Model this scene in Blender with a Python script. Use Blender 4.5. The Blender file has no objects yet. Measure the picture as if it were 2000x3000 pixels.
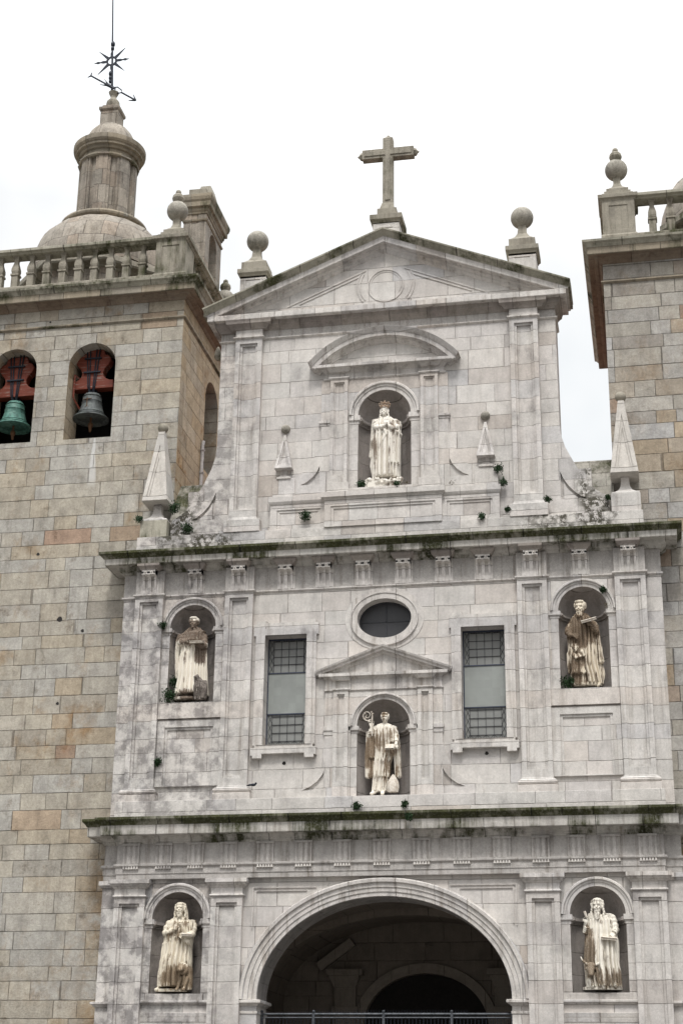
import bpy, bmesh, math, random
from mathutils import Vector, Matrix, noise
from mathutils.geometry import tessellate_polygon
R = math.radians
PI = math.pi
scene = bpy.context.scene
C = scene.collection

# ------------------------------------------------------------------ camera
cam_d = bpy.data.cameras.new("camera"); cam = bpy.data.objects.new("camera", cam_d); C.objects.link(cam)
CP = Vector((6.496, -38.325, 0.0)); PITCH, YAW, ROLL = R(21.048), R(-11.239), R(0.783)
fw = Vector((math.sin(YAW)*math.cos(PITCH), math.cos(YAW)*math.cos(PITCH), math.sin(PITCH)))
rt = Vector((math.cos(YAW), -math.sin(YAW), 0)); upv = rt.cross(fw)
rt, upv = rt*math.cos(ROLL)+upv*math.sin(ROLL), upv*math.cos(ROLL)-rt*math.sin(ROLL)
M = Matrix((rt, upv, -fw)).transposed().to_4x4(); M.translation = CP
cam.matrix_world = M
cam_d.sensor_fit = 'HORIZONTAL'; cam_d.sensor_width = 36; cam_d.lens = 4742.0/2000*36
cam_d.clip_start = 0.5; cam_d.clip_end = 6000
scene.camera = cam
scene.render.resolution_x = 682; scene.render.resolution_y = 1024

# ------------------------------------------------------------------ light
SUN_EL, SUN_AZ = 60.0, 170.0        # azimuth from +Y clockwise (behind the viewer, a little right)
w = bpy.data.worlds.new("World"); scene.world = w; w.use_nodes = True
nt = w.node_tree; nt.nodes.clear()
out = nt.nodes.new('ShaderNodeOutputWorld'); bg = nt.nodes.new('ShaderNodeBackground')
sky = nt.nodes.new('ShaderNodeTexSky'); sky.sky_type = 'NISHITA'; sky.sun_disc = False
sky.sun_elevation = R(SUN_EL); sky.sun_rotation = R(SUN_AZ); sky.air_density = 1.0; sky.dust_density = 3.0
tc = nt.nodes.new('ShaderNodeTexCoord')
n1 = nt.nodes.new('ShaderNodeTexNoise'); n1.inputs['Scale'].default_value = 2.6; n1.inputs['Detail'].default_value = 5; n1.inputs['Roughness'].default_value = .55
nt.links.new(tc.outputs['Generated'], n1.inputs['Vector'])
cr = nt.nodes.new('ShaderNodeValToRGB')   # thin and thick parts of the cloud deck
cr.color_ramp.elements[0].position = .42; cr.color_ramp.elements[0].color = (10.3, 10.7, 10.95, 1)
cr.color_ramp.elements[1].position = .60; cr.color_ramp.elements[1].color = (13.0, 12.9, 12.8, 1)
nt.links.new(n1.outputs['Fac'], cr.inputs['Fac'])
mx = nt.nodes.new('ShaderNodeMix'); mx.data_type = 'RGBA'; mx.inputs['Factor'].default_value = .93
nt.links.new(sky.outputs[0], mx.inputs['A']); nt.links.new(cr.outputs[0], mx.inputs['B'])
sx = nt.nodes.new('ShaderNodeSeparateXYZ'); nt.links.new(tc.outputs['Generated'], sx.inputs[0])
zr = nt.nodes.new('ShaderNodeMapRange'); nt.links.new(sx.outputs[2], zr.inputs[0])     # an overcast dome is brightest overhead
zr.inputs[1].default_value = .52; zr.inputs[2].default_value = .95; zr.inputs[3].default_value = .80; zr.inputs[4].default_value = 3.1
vm = nt.nodes.new('ShaderNodeVectorMath'); vm.operation = 'SCALE'; nt.links.new(mx.outputs['Result'], vm.inputs[0]); nt.links.new(zr.outputs[0], vm.inputs['Scale'])
# unseen sky behind the viewer, dimmed near the horizon to strengthen relief
lo = nt.nodes.new('ShaderNodeMapRange'); nt.links.new(sx.outputs[2], lo.inputs[0])
for i_, v_ in zip((1, 2, 3, 4), (.05, .62, .34, 1.15)): lo.inputs[i_].default_value = v_
bk = nt.nodes.new('ShaderNodeMapRange'); nt.links.new(sx.outputs[1], bk.inputs[0])
for i_, v_ in zip((1, 2, 3, 4), (.25, -.25, 0, 1)): bk.inputs[i_].default_value = v_
mf = nt.nodes.new('ShaderNodeMix'); mf.data_type = 'FLOAT'; nt.links.new(bk.outputs[0], mf.inputs[0]); mf.inputs[2].default_value = 1; nt.links.new(lo.outputs[0], mf.inputs[3])
v2 = nt.nodes.new('ShaderNodeVectorMath'); v2.operation = 'SCALE'; nt.links.new(vm.outputs[0], v2.inputs[0]); nt.links.new(mf.outputs[0], v2.inputs['Scale'])
nt.links.new(v2.outputs[0], bg.inputs['Color']); bg.inputs['Strength'].default_value = 0.075
nt.links.new(bg.outputs[0], out.inputs['Surface'])
sd = bpy.data.lights.new("sun", 'SUN'); sd.energy = 1.5; sd.angle = R(10); sd.color = (1, .97, .93)
so = bpy.data.objects.new("sun", sd); C.objects.link(so)
sdir = Vector((math.sin(R(SUN_AZ))*math.cos(R(SUN_EL)), math.cos(R(SUN_AZ))*math.cos(R(SUN_EL)), math.sin(R(SUN_EL))))
so.rotation_euler = sdir.to_track_quat('Z', 'Y').to_euler(); so.location = (20, -40, 60)
vs = scene.view_settings; vs.view_transform = 'Standard'; vs.look = 'None'; vs.gamma = 1; vs.exposure = 0.58; vs.use_curve_mapping = False

# ------------------------------------------------------------------ node helper
class NT:
    def __init__(s, name):
        s.m = bpy.data.materials.new(name); s.m.use_nodes = True; s.t = s.m.node_tree; s.t.nodes.clear()
        s.out = s.t.nodes.new('ShaderNodeOutputMaterial'); s.b = s.t.nodes.new('ShaderNodeBsdfPrincipled')
        s.t.links.new(s.b.outputs[0], s.out.inputs['Surface'])
    def put(s, sock, v):
        if hasattr(v, 'is_linked') or isinstance(v, bpy.types.NodeSocket): s.t.links.new(v, sock)
        else:
            if isinstance(v, (tuple, list)) and len(v) == 3 and sock.type == 'RGBA': v = (*v, 1)
            sock.default_value = v
    def math(s, op, a, b=None, c=None, clamp=False):
        n = s.t.nodes.new('ShaderNodeMath'); n.operation = op; n.use_clamp = clamp
        s.put(n.inputs[0], a)
        if b is not None: s.put(n.inputs[1], b)
        if c is not None: s.put(n.inputs[2], c)
        return n.outputs[0]
    def mix(s, f, a, b, mode='MIX'):
        n = s.t.nodes.new('ShaderNodeMix'); n.data_type = 'RGBA'; n.blend_type = mode; n.clamp_factor = True
        s.put(n.inputs['Factor'], f); s.put(n.inputs['A'], a); s.put(n.inputs['B'], b); return n.outputs['Result']
    def noise(s, vec, scale, detail=3, rough=.55):
        n = s.t.nodes.new('ShaderNodeTexNoise'); s.put(n.inputs['Vector'], vec)
        n.inputs['Scale'].default_value = scale; n.inputs['Detail'].default_value = detail; n.inputs['Roughness'].default_value = rough
        return n.outputs['Fac']
    def mrange(s, v, a, b, c=0, d=1, smooth=False):
        n = s.t.nodes.new('ShaderNodeMapRange'); n.clamp = True
        if smooth: n.interpolation_type = 'SMOOTHSTEP'
        s.put(n.inputs['Value'], v)
        for i, x in zip(range(1, 5), (a, b, c, d)): n.inputs[i].default_value = x
        return n.outputs['Result']
    def comb(s, x, y, z):
        n = s.t.nodes.new('ShaderNodeCombineXYZ')
        for i, v in enumerate((x, y, z)): s.put(n.inputs[i], v)
        return n.outputs[0]
    def sep(s, v):
        n = s.t.nodes.new('ShaderNodeSeparateXYZ'); s.put(n.inputs[0], v); return n.outputs
    def scale(s, v, sc):
        n = s.t.nodes.new('ShaderNodeVectorMath'); n.operation = 'MULTIPLY'; s.put(n.inputs[0], v); n.inputs[1].default_value = sc; return n.outputs[0]
    def geo(s): return s.t.nodes.new('ShaderNodeNewGeometry').outputs
    def white(s, v):
        n = s.t.nodes.new('ShaderNodeTexWhiteNoise'); n.noise_dimensions = '3D'; s.put(n.inputs['Vector'], v); return n.outputs
    def ramp(s, f, stops, const=False):
        n = s.t.nodes.new('ShaderNodeValToRGB'); r = n.color_ramp
        r.interpolation = 'CONSTANT' if const else 'LINEAR'
        while len(r.elements) < len(stops): r.elements.new(.5)
        for e, (p, c) in zip(r.elements, stops): e.position = p; e.color = (*c, 1) if len(c) == 3 else c
        s.put(n.inputs['Fac'], f); return n.outputs[0]
    def finish(s, col, bump=None, bd=.01, rough=.85, bstr=1.0, spec=.25):
        s.put(s.b.inputs['Base Color'], col); s.put(s.b.inputs['Roughness'], rough); s.b.inputs['Specular IOR Level'].default_value = spec
        if bump is not None:
            n = s.t.nodes.new('ShaderNodeBump'); n.inputs['Distance'].default_value = bd; n.inputs['Strength'].default_value = bstr
            s.put(n.inputs['Height'], bump); s.t.links.new(n.outputs[0], s.b.inputs['Normal'])
        return s.m

def stone(name, ramp_cols, row=.45, blk=.95, joint=.011, seed=0, zoff=0.0, grime=.5, speck=.2, moss=0, streak=.25,
          lichen=False, jdark=.52, warp=.06, leftgrime=0.0, jitter=.22, bvar=.08, rust=0.0, lime=False, mott=.17, bd=.022):
    n = NT(name); g = n.geo(); P = n.sep(g['Position']); N = n.sep(g['True Normal'])
    side = n.math('GREATER_THAN', n.math('ABSOLUTE', N[0]), .7)
    u = n.math('ADD', n.math('MULTIPLY', P[0], n.math('SUBTRACT', 1, side)), n.math('MULTIPLY', n.math('ADD', P[1], 31.7), side))
    wob = n.noise(g['Position'], 2.2, 2)
    v0 = n.math('ADD', n.math('ADD', P[2], 40+zoff), n.math('MULTIPLY', n.math('SUBTRACT', wob, .5), .02))
    v = n.math('ADD', v0, n.math('ADD', n.math('MULTIPLY', n.math('SINE', n.math('MULTIPLY', v0, 2.3)), warp), n.math('MULTIPLY', n.math('SINE', n.math('MULTIPLY', v0, 5.9)), warp*.5)))
    vr = n.math('DIVIDE', v, row); rw = n.math('FLOOR', vr); fv = n.math('FRACT', vr)
    rr = n.white(n.comb(rw, side, seed+.5))['Value']
    uu = n.math('ADD', n.math('DIVIDE', u, blk), n.math('MULTIPLY', rr, 13.7))
    uw = n.math('ADD', uu, n.math('MULTIPLY', n.math('SINE', n.math('ADD', n.math('MULTIPLY', uu, 2.4), n.math('MULTIPLY', rr, 50))), jitter))
    cl = n.math('FLOOR', uw); fu = n.math('FRACT', uw)
    dv = n.math('MULTIPLY', n.math('MINIMUM', fv, n.math('SUBTRACT', 1, fv)), row)
    du = n.math('MULTIPLY', n.math('MINIMUM', fu, n.math('SUBTRACT', 1, fu)), blk)
    d = n.math('MINIMUM', du, dv)
    fine = n.noise(g['Position'], 38, 3, .7)
    d = n.math('ADD', d, n.math('MULTIPLY', n.math('SUBTRACT', fine, .5), .008))
    jm = n.math('MULTIPLY', n.mrange(d, joint*.35, joint, 1, 0), n.mrange(n.noise(g['Position'], 1.6, 4, .7), .36, .56, .30, 1))
    wn = n.white(n.comb(cl, rw, seed))
    wc = n.sep(wn['Color'])
    col = n.ramp(wc[0], ramp_cols)
    br = n.mrange(wc[1], 0, 1, 1-bvar, 1+bvar*.7)
    big = n.noise(g['Position'], .55, 4, .6); mid = n.noise(n.scale(g['Position'], (1, 1, .8)), 3.2, 5, .65)
    br = n.math('MULTIPLY', br, n.mrange(mid, .28, .72, 1-mott, 1+mott*.75))
    br = n.math('MULTIPLY', br, n.mrange(n.noise(g['Position'], 85, 2, .8), .3, .7, 1-speck, 1+speck*.7))
    br = n.math('MULTIPLY', br, n.mrange(n.noise(g['Position'], 17, 3, .7), .3, .7, 1-speck*.5, 1+speck*.4))
    bc = n.comb(br, br, br)
    col = n.mix(1, col, bc, 'MULTIPLY')
    if grime > 0:   # grey weathering that follows its own clouds over the wall
        gm = n.mrange(n.noise(n.scale(g['Position'], (1.3, 1.3, .75)), 1.1, 6, .68), .50, .70, 0, 1, True)
        gm = n.math('MULTIPLY', gm, n.mrange(wc[2], 0, 1, .35, 1))
        if leftgrime > 0:
            lg = n.mrange(P[0], -3.0, -4.6, 0, leftgrime, True)
            lg2 = n.math('MULTIPLY', lg, n.mrange(n.noise(g['Position'], 2.4, 6, .7), .42, .60, 0, 1, True))
            gm = n.math('MAXIMUM', n.math('MULTIPLY', gm, grime), lg2)
        else: gm = n.math('MULTIPLY', gm, grime)
        col = n.mix(gm, col, n.mix(1, col, (.50, .495, .505), 'MULTIPLY'))
    if streak > 0:
        st = n.noise(n.scale(g['Position'], (6, 6, .35)), 1.0, 5, .65)
        col = n.mix(n.math('MULTIPLY', n.mrange(st, .52, .72), streak), col, n.mix(1, col, (.50, .465, .43), 'MULTIPLY'))
    if rust > 0:
        rm = n.mrange(n.noise(n.scale(g['Position'], (1, 1, .7)), .9, 6, .72), .50, .68, 0, 1, True)
        rm = n.math('MULTIPLY', rm, n.mrange(wc[0], .2, .9, .25, 1))
        edge = n.math('MULTIPLY', n.mrange(P[0], -8.1, -7.0, 0, 1, True), n.mrange(P[2], 6.9, 6.3, 0, 1))
        edge = n.math('MULTIPLY', edge, n.mrange(n.noise(g['Position'], 1.3, 5, .7), .38, .60, 0, 1, True))
        rm = n.math('MAXIMUM', n.math('MULTIPLY', rm, n.math('ADD', rust, n.math('MULTIPLY', side, .6))), n.math('MULTIPLY', edge, .85))
        col = n.mix(n.math('MULTIPLY', side, .8), col, n.mix(1, col, (1.16, 1.0, .80), 'MULTIPLY'))
        col = n.mix(rm, col, n.mix(1, col, (.66, .48, .30), 'MULTIPLY'))
        bm_ = n.mrange(n.noise(g['Position'], 1.9, 6, .75), .56, .70, 0, rust, True)
        col = n.mix(bm_, col, n.mix(1, col, (.52, .48, .44), 'MULTIPLY'))
    if lime:    # white lime run below the grey bell
        wd_ = n.math('ADD', .035, n.math('MULTIPLY', n.math('SUBTRACT', 17.85, P[2]), .075))
        q = n.math('DIVIDE', n.math('ABSOLUTE', n.math('ADD', n.math('ADD', P[0], 8.22), n.math('MULTIPLY', n.math('SUBTRACT', mid, .5), .12))), wd_)
        q = n.math('MULTIPLY', n.mrange(q, .6, 1.1, 1, 0), n.math('MULTIPLY', n.mrange(P[2], 16.4, 16.7, 0, 1), n.math('LESS_THAN', P[2], 17.88)))
        col = n.mix(n.math('MULTIPLY', q, .6), col, (.62, .62, .61))
    if moss > 0:
        s2 = n.noise(n.scale(g['Position'], (7, 7, .8)), 1.0, 5, .7)
        s3 = n.noise(g['Position'], .9, 3, .5)
        mk = n.mrange(n.math('ADD', s2, n.math('MULTIPLY', n.math('SUBTRACT', s3, .5), 1.7)), .58-.30*moss, .90-.34*moss, 0, 1)
        mk = n.math('MULTIPLY', mk, n.mrange(n.noise(g['Position'], 19, 4, .75), .32, .50, .62, 1))
        gc = n.mix(n.noise(g['Position'], 3.1, 3), (.014, .014, .010), (.062, .066, .020))
        col = n.mix(mk, col, gc)
    if lichen:
        zb = n.math('MULTIPLY', n.mrange(P[2], 13.9, 14.2, 0, 1), n.mrange(P[2], 15.7, 16.4, 1, 0))
        ax = n.math('ABSOLUTE', P[0]); up_ = n.math('GREATER_THAN', P[2], 14.565)
        xa_ = n.math('MULTIPLY', n.mrange(ax, 3.2, 4.3, .15, 1, True), n.mrange(ax, 5.85, 6.05, 1, .1))
        xc_ = n.math('MULTIPLY', n.mrange(ax, 4.75, 5.15, 0, 1, True), n.mrange(ax, 5.70, 5.78, 1, 0))
        xb = n.math('ADD', n.math('MULTIPLY', xc_, up_), n.math('MULTIPLY', xa_, n.math('SUBTRACT', 1, up_)))
        ls = n.mrange(n.noise(g['Position'], 8, 6, .78), .45, .51, 0, 1)
        lb = n.mrange(n.noise(g['Position'], 1.7, 3, .6), .38, .52, 0, 1)
        lm = n.math('MULTIPLY', n.math('MULTIPLY', zb, xb), n.math('MULTIPLY', ls, lb))
        col = n.mix(n.math('MULTIPLY', lm, .93), col, (.040, .036, .022))
    col = n.mix(jm, col, n.mix(1, col, (jdark, jdark*.97, jdark*.95), 'MULTIPLY'))
    bump = n.math('ADD', n.math('MULTIPLY', jm, -.7), n.math('ADD', n.math('MULTIPLY', fine, .35), n.math('ADD', n.math('MULTIPLY', mid, .6), n.math('MULTIPLY', wc[2], .25))))
    return n.finish(col, bump, bd, .88)

GREY = [(0, (.55, .528, .50)), (.35, (.575, .543, .507)), (.60, (.53, .503, .482)), (.78, (.56, .515, .472)), (.90, (.50, .487, .48)), (1.0, (.46, .41, .365))]
TAN = [(0, (.40, .37, .315)), (.20, (.43, .39, .32)), (.42, (.41, .39, .35)), (.60, (.43, .41, .37)), (.76, (.43, .375, .29)), (.92, (.375, .35, .305)), (.99, (.40, .33, .24)), (1.0, (.385, .27, .20))]
TANR = [(0, (.37, .345, .30)), (.2, (.41, .38, .33)), (.40, (.43, .42, .405)), (.60, (.39, .365, .325)), (.78, (.39, .32, .235)), (.93, (.35, .33, .30)), (.985, (.37, .31, .25)), (1.0, (.33, .21, .16))]
OLD = [(0, (.27, .235, .18)), (.25, (.31, .265, .20)), (.5, (.28, .26, .22)), (.75, (.25, .215, .165))]
m_wall = stone('granite_ashlar', GREY, .46, 1.0, .009, 1, jdark=.66, leftgrime=.9, grime=.5, lichen=True)
m_pil = stone('granite_drums', GREY, .46, 60, .009, 2, jdark=.70, leftgrime=1.0, grime=.85, streak=.6, jitter=0, lichen=True)
m_mold = stone('granite_moulding', GREY, 60, .95, .010, 3, jdark=.6, grime=1.0, leftgrime=.85, streak=1.0, jitter=.15)
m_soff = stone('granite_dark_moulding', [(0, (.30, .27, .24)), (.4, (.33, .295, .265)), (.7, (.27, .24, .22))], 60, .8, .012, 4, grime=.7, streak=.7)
m_fasc = stone('streaked_granite_fascia', [(0, (.47, .455, .42)), (.5, (.50, .475, .44)), (1, (.42, .40, .36))], 60, .9, .014, 21, grime=.6, streak=1.0, moss=.36, jdark=.35)
m_obel = stone('obelisk_granite', [(0, (.46, .44, .41)), (.5, (.50, .47, .43))], .62, 60, .010, 22, grime=.25, streak=.3, jitter=0)
m_moss = stone('mossy_granite', [(0, (.24, .225, .18)), (.5, (.27, .26, .21))], 60, .9, .016, 5, grime=.3, streak=.4, moss=1.22, jdark=.15)
m_mossl = stone('weathered_granite', [(0, (.31, .295, .235)), (.5, (.35, .33, .27))], 60, .9, .014, 6, grime=.7, streak=.8, moss=.30, jdark=.3)
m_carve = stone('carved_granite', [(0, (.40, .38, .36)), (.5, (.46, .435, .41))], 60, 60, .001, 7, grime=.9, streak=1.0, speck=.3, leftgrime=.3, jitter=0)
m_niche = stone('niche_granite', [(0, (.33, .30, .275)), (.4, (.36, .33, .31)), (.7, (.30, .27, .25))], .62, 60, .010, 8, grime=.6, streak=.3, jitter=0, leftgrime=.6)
m_tower = stone('tan_granite_rubble', TAN, .425, .88, .012, 9, grime=.5, streak=.35, speck=.3, mott=.24, rust=.8, bd=.06, lime=True, jdark=.62, jitter=.3, warp=.05, bvar=.10)
m_towerR = stone('pale_tan_granite', TANR, .43, .85, .013, 14, grime=.4, streak=.25, speck=.3, mott=.24, rust=.6, bd=.06, jdark=.52, jitter=.3, warp=.05, bvar=.12)
m_tmold = stone('old_granite_cornice', OLD, 60, 1.05, .012, 10, grime=.5, streak=.6, moss=.22, jdark=.35)
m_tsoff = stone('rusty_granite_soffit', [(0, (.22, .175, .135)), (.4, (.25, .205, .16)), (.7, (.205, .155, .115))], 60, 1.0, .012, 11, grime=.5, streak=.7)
m_bal = stone('lichened_granite', [(0, (.27, .245, .19)), (.5, (.30, .275, .225))], 60, 60, .001, 12, grime=.7, streak=.8, moss=.12, speck=.22, jitter=0)
m_lan = stone('brown_granite', [(0, (.29, .255, .21)), (.3, (.33, .295, .25)), (.6, (.26, .235, .20)), (.85, (.31, .26, .21))], .62, .55, .011, 13, grime=.9, streak=.9, mott=.28, speck=.35, jdark=.45)
m_ball = stone('speckled_granite', [(0, (.27, .25, .215)), (.5, (.30, .28, .24))], 60, 60, .001, 15, grime=.8, streak=.2, speck=.45, mott=.35, moss=.12, jitter=0)
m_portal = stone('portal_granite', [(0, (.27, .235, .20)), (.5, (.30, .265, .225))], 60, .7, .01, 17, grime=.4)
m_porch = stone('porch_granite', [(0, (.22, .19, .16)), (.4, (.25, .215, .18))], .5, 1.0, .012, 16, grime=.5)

def plain(name, col, rough=.6, metal=0.0, spot=None, spec=.3, sc=14):
    n = NT(name); g = n.geo()
    c = n.mix(n.mrange(n.noise(g['Position'], sc, 4, .65), .35, .65), col, spot if spot else tuple(x*.7 for x in col))
    n.b.inputs['Metallic'].default_value = metal
    return n.finish(c, n.noise(g['Position'], 60, 3), .003, rough, .6, spec)
def streaky(name, a, b, c_):
    n = NT(name); g = n.geo(); s = n.noise(n.scale(g['Position'], (11, 11, 1.6)), 1.0, 6, .7)
    c = n.mix(n.mrange(s, .38, .60, 1, 0), a, b); c = n.mix(n.mrange(n.noise(n.scale(g['Position'], (3, 3, 9)), 1.3, 4, .6), .52, .66, 0, .7), c, c_)
    n.b.inputs['Metallic'].default_value = .1
    return n.finish(c, n.noise(g['Position'], 45, 3), .004, .6)
m_iron = plain('dark_iron', (.018, .022, .032), .5, .3)
m_gate = plain('galvanised_rail', (.09, .095, .105), .5, .4, (.04, .045, .05))
m_gold = plain('rusty_gilt_crown', (.34, .20, .12), .6, 0, (.5, .42, .34), sc=30)
m_grn = streaky('green_bell_bronze', (.085, .20, .165), (.035, .085, .07), (.14, .25, .21))
m_gry = streaky('grey_bell_bronze', (.105, .115, .115), (.045, .05, .05), (.12, .14, .13))
m_clap = plain('rusty_clapper', (.12, .06, .03), .7)
m_pipe = plain('pale_pipe', (.45, .43, .42), .5)
m_tile = plain('red_roof_tile', (.24, .10, .065), .85, 0, (.12, .06, .045), sc=6)
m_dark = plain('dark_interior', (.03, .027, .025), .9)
m_leaf = plain('leaf_green', (.022, .052, .014), .6, 0, (.010, .026, .009), sc=25)
m_twig = plain('dry_twig', (.10, .085, .05), .8)
m_glass2 = None
def yoke_mat():
    n = NT('red_painted_wood'); g = n.geo(); v = n.scale(g['Position'], (1, 1, 9))
    s = n.noise(v, 2.2, 5, .7)
    c = n.mix(n.mrange(s, .56, .66), (.15, .034, .019), (.22, .165, .14))
    c = n.mix(n.mrange(s, .30, .44, 1, 0), c, (.08, .02, .013))
    return n.finish(c, s, .01, .6)
m_yoke = yoke_mat()
def glass_mat(name, base, mesh, wire, pitch):
    n = NT(name); g = n.geo(); P = n.sep(g['Position'])
    a = n.math('ABSOLUTE', n.math('SUBTRACT', n.math('FRACT', n.math('DIVIDE', P[0], pitch)), .5))
    b = n.math('ABSOLUTE', n.math('SUBTRACT', n.math('FRACT', n.math('DIVIDE', P[2], pitch)), .5))
    mk = n.mrange(n.math('MAXIMUM', a, b), .36, .47)
    p = n.white(n.comb(n.math('FLOOR', n.math('DIVIDE', P[0], .19)), n.math('FLOOR', n.math('DIVIDE', P[2], .21)), 3))['Value']
    c = n.mix(n.mrange(p, 0, 1, 0, .5), base, tuple(x*1.3 for x in base))
    c = n.mix(n.mrange(n.noise(g['Position'], 1.4, 3), .35, .65, 0, .5), c, tuple(x*.6 for x in base))
    c = n.mix(n.math('MULTIPLY', mk, mesh), c, wire)
    return n.finish(c, None, rough=.35, spec=.5)
m_pane = glass_mat('wired_lead_glass', (.20, .205, .195), .4, (.36, .36, .35), .028)
m_scr = glass_mat('pale_screened_glass', (.25, .265, .25), .30, (.33, .34, .33), .028)
m_ocu = glass_mat('dark_oculus_glass', (.022, .022, .026), .45, (.085, .085, .085), .03)
m_lead = plain('lead_came', (.05, .052, .058), .5, .2)
m_steel = plain('blue_grey_frame', (.05, .058, .085), .5, .2)

def statue_mat(name, base, stain, amt, seed, zones=()):
    n = NT(name); g = n.geo(); P = g['Position']; S = n.sep(P)
    off = n.t.nodes.new('ShaderNodeVectorMath'); off.operation = 'ADD'; n.put(off.inputs[0], P); off.inputs[1].default_value = (seed, seed*1.7, 0)
    s = n.noise(n.scale(off.outputs[0], (14, 14, 1.0)), 1.0, 6, .7); b = n.noise(off.outputs[0], 2.6, 5, .65)
    mixn = n.math('ADD', n.math('MULTIPLY', s, .6), n.math('MULTIPLY', b, .4))
    lvl = amt
    for x, z, rx, rz, k in zones:      # stained patches: centre, size, strength
        e = n.math('ADD', n.math('POWER', n.math('DIVIDE', n.math('SUBTRACT', S[0], x), rx), 2), n.math('POWER', n.math('DIVIDE', n.math('SUBTRACT', S[2], z), rz), 2))
        lvl = n.math('ADD', lvl, n.mrange(e, .0, 1.9, k*1.15, 0, True))
    f = n.mrange(n.math('ADD', mixn, n.math('MULTIPLY', lvl, .26)), .60, .70, 0, 1, True)
    c = n.mix(n.math('MULTIPLY', f, .92), base, stain)
    f2 = n.mrange(n.math('ADD', mixn, n.math('MULTIPLY', lvl, .17)), .565, .62, 0, .88)
    c = n.mix(f2, c, tuple(x*.34 for x in stain))
    c = n.mix(n.mrange(n.noise(P, 45, 2), .3, .7, 0, .3), c, tuple(x*.75 for x in base))
    return n.finish(c, n.noise(P, 40, 3), .006, .75)
m_st = dict(
    virgin=statue_mat('white_stained_limestone', (.72, .68, .61), (.36, .25, .17), .12, 1, [(-.30, 16.9, .12, .7, .28), (.25, 16.3, .12, .7, .25), (.3, 17.35, .15, .25, .3)]),
    abbot=statue_mat('ochre_stained_limestone', (.72, .67, .585), (.34, .21, .10), .10, 4, [(0, 9.0, .5, .35, .38), (.2, 8.3, .28, .45, .5), (-.35, 8.6, .14, .6, .6), (0, 9.7, .2, .12, .5)]),
    john=statue_mat('brown_stained_limestone', (.72, .67, .58), (.22, .13, .08), .10, 8, [(-5.0, 11.95, .5, .32, .95), (-4.72, 11.5, .14, .4, .9), (-5.0, 10.3, .45, .15, .6)]),
    matt=statue_mat('dark_brown_stained_limestone', (.64, .57, .46), (.20, .115, .055), .28, 12, [(4.9, 11.6, .45, .45, .8), (4.75, 10.6, .3, .4, .35)]),
    mark=statue_mat('tan_stained_limestone', (.66, .60, .49), (.33, .215, .115), .18, 17, [(-4.85, 3.4, .45, .3, .8), (-5.0, 4.5, .3, .25, .3)]),
    luke=statue_mat('cream_stained_limestone', (.70, .66, .58), (.29, .19, .10), .14, 23, [(4.75, 4.0, .16, .5, .8), (5.1, 3.35, .5, .25, .5)]))
m_white = plain('white_limestone', (.62, .58, .52), .7, 0, (.42, .36, .29), sc=20)
m_eagle = plain('lichened_grey_stone', (.26, .225, .20), .85, 0, (.07, .06, .05), sc=26)

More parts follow.
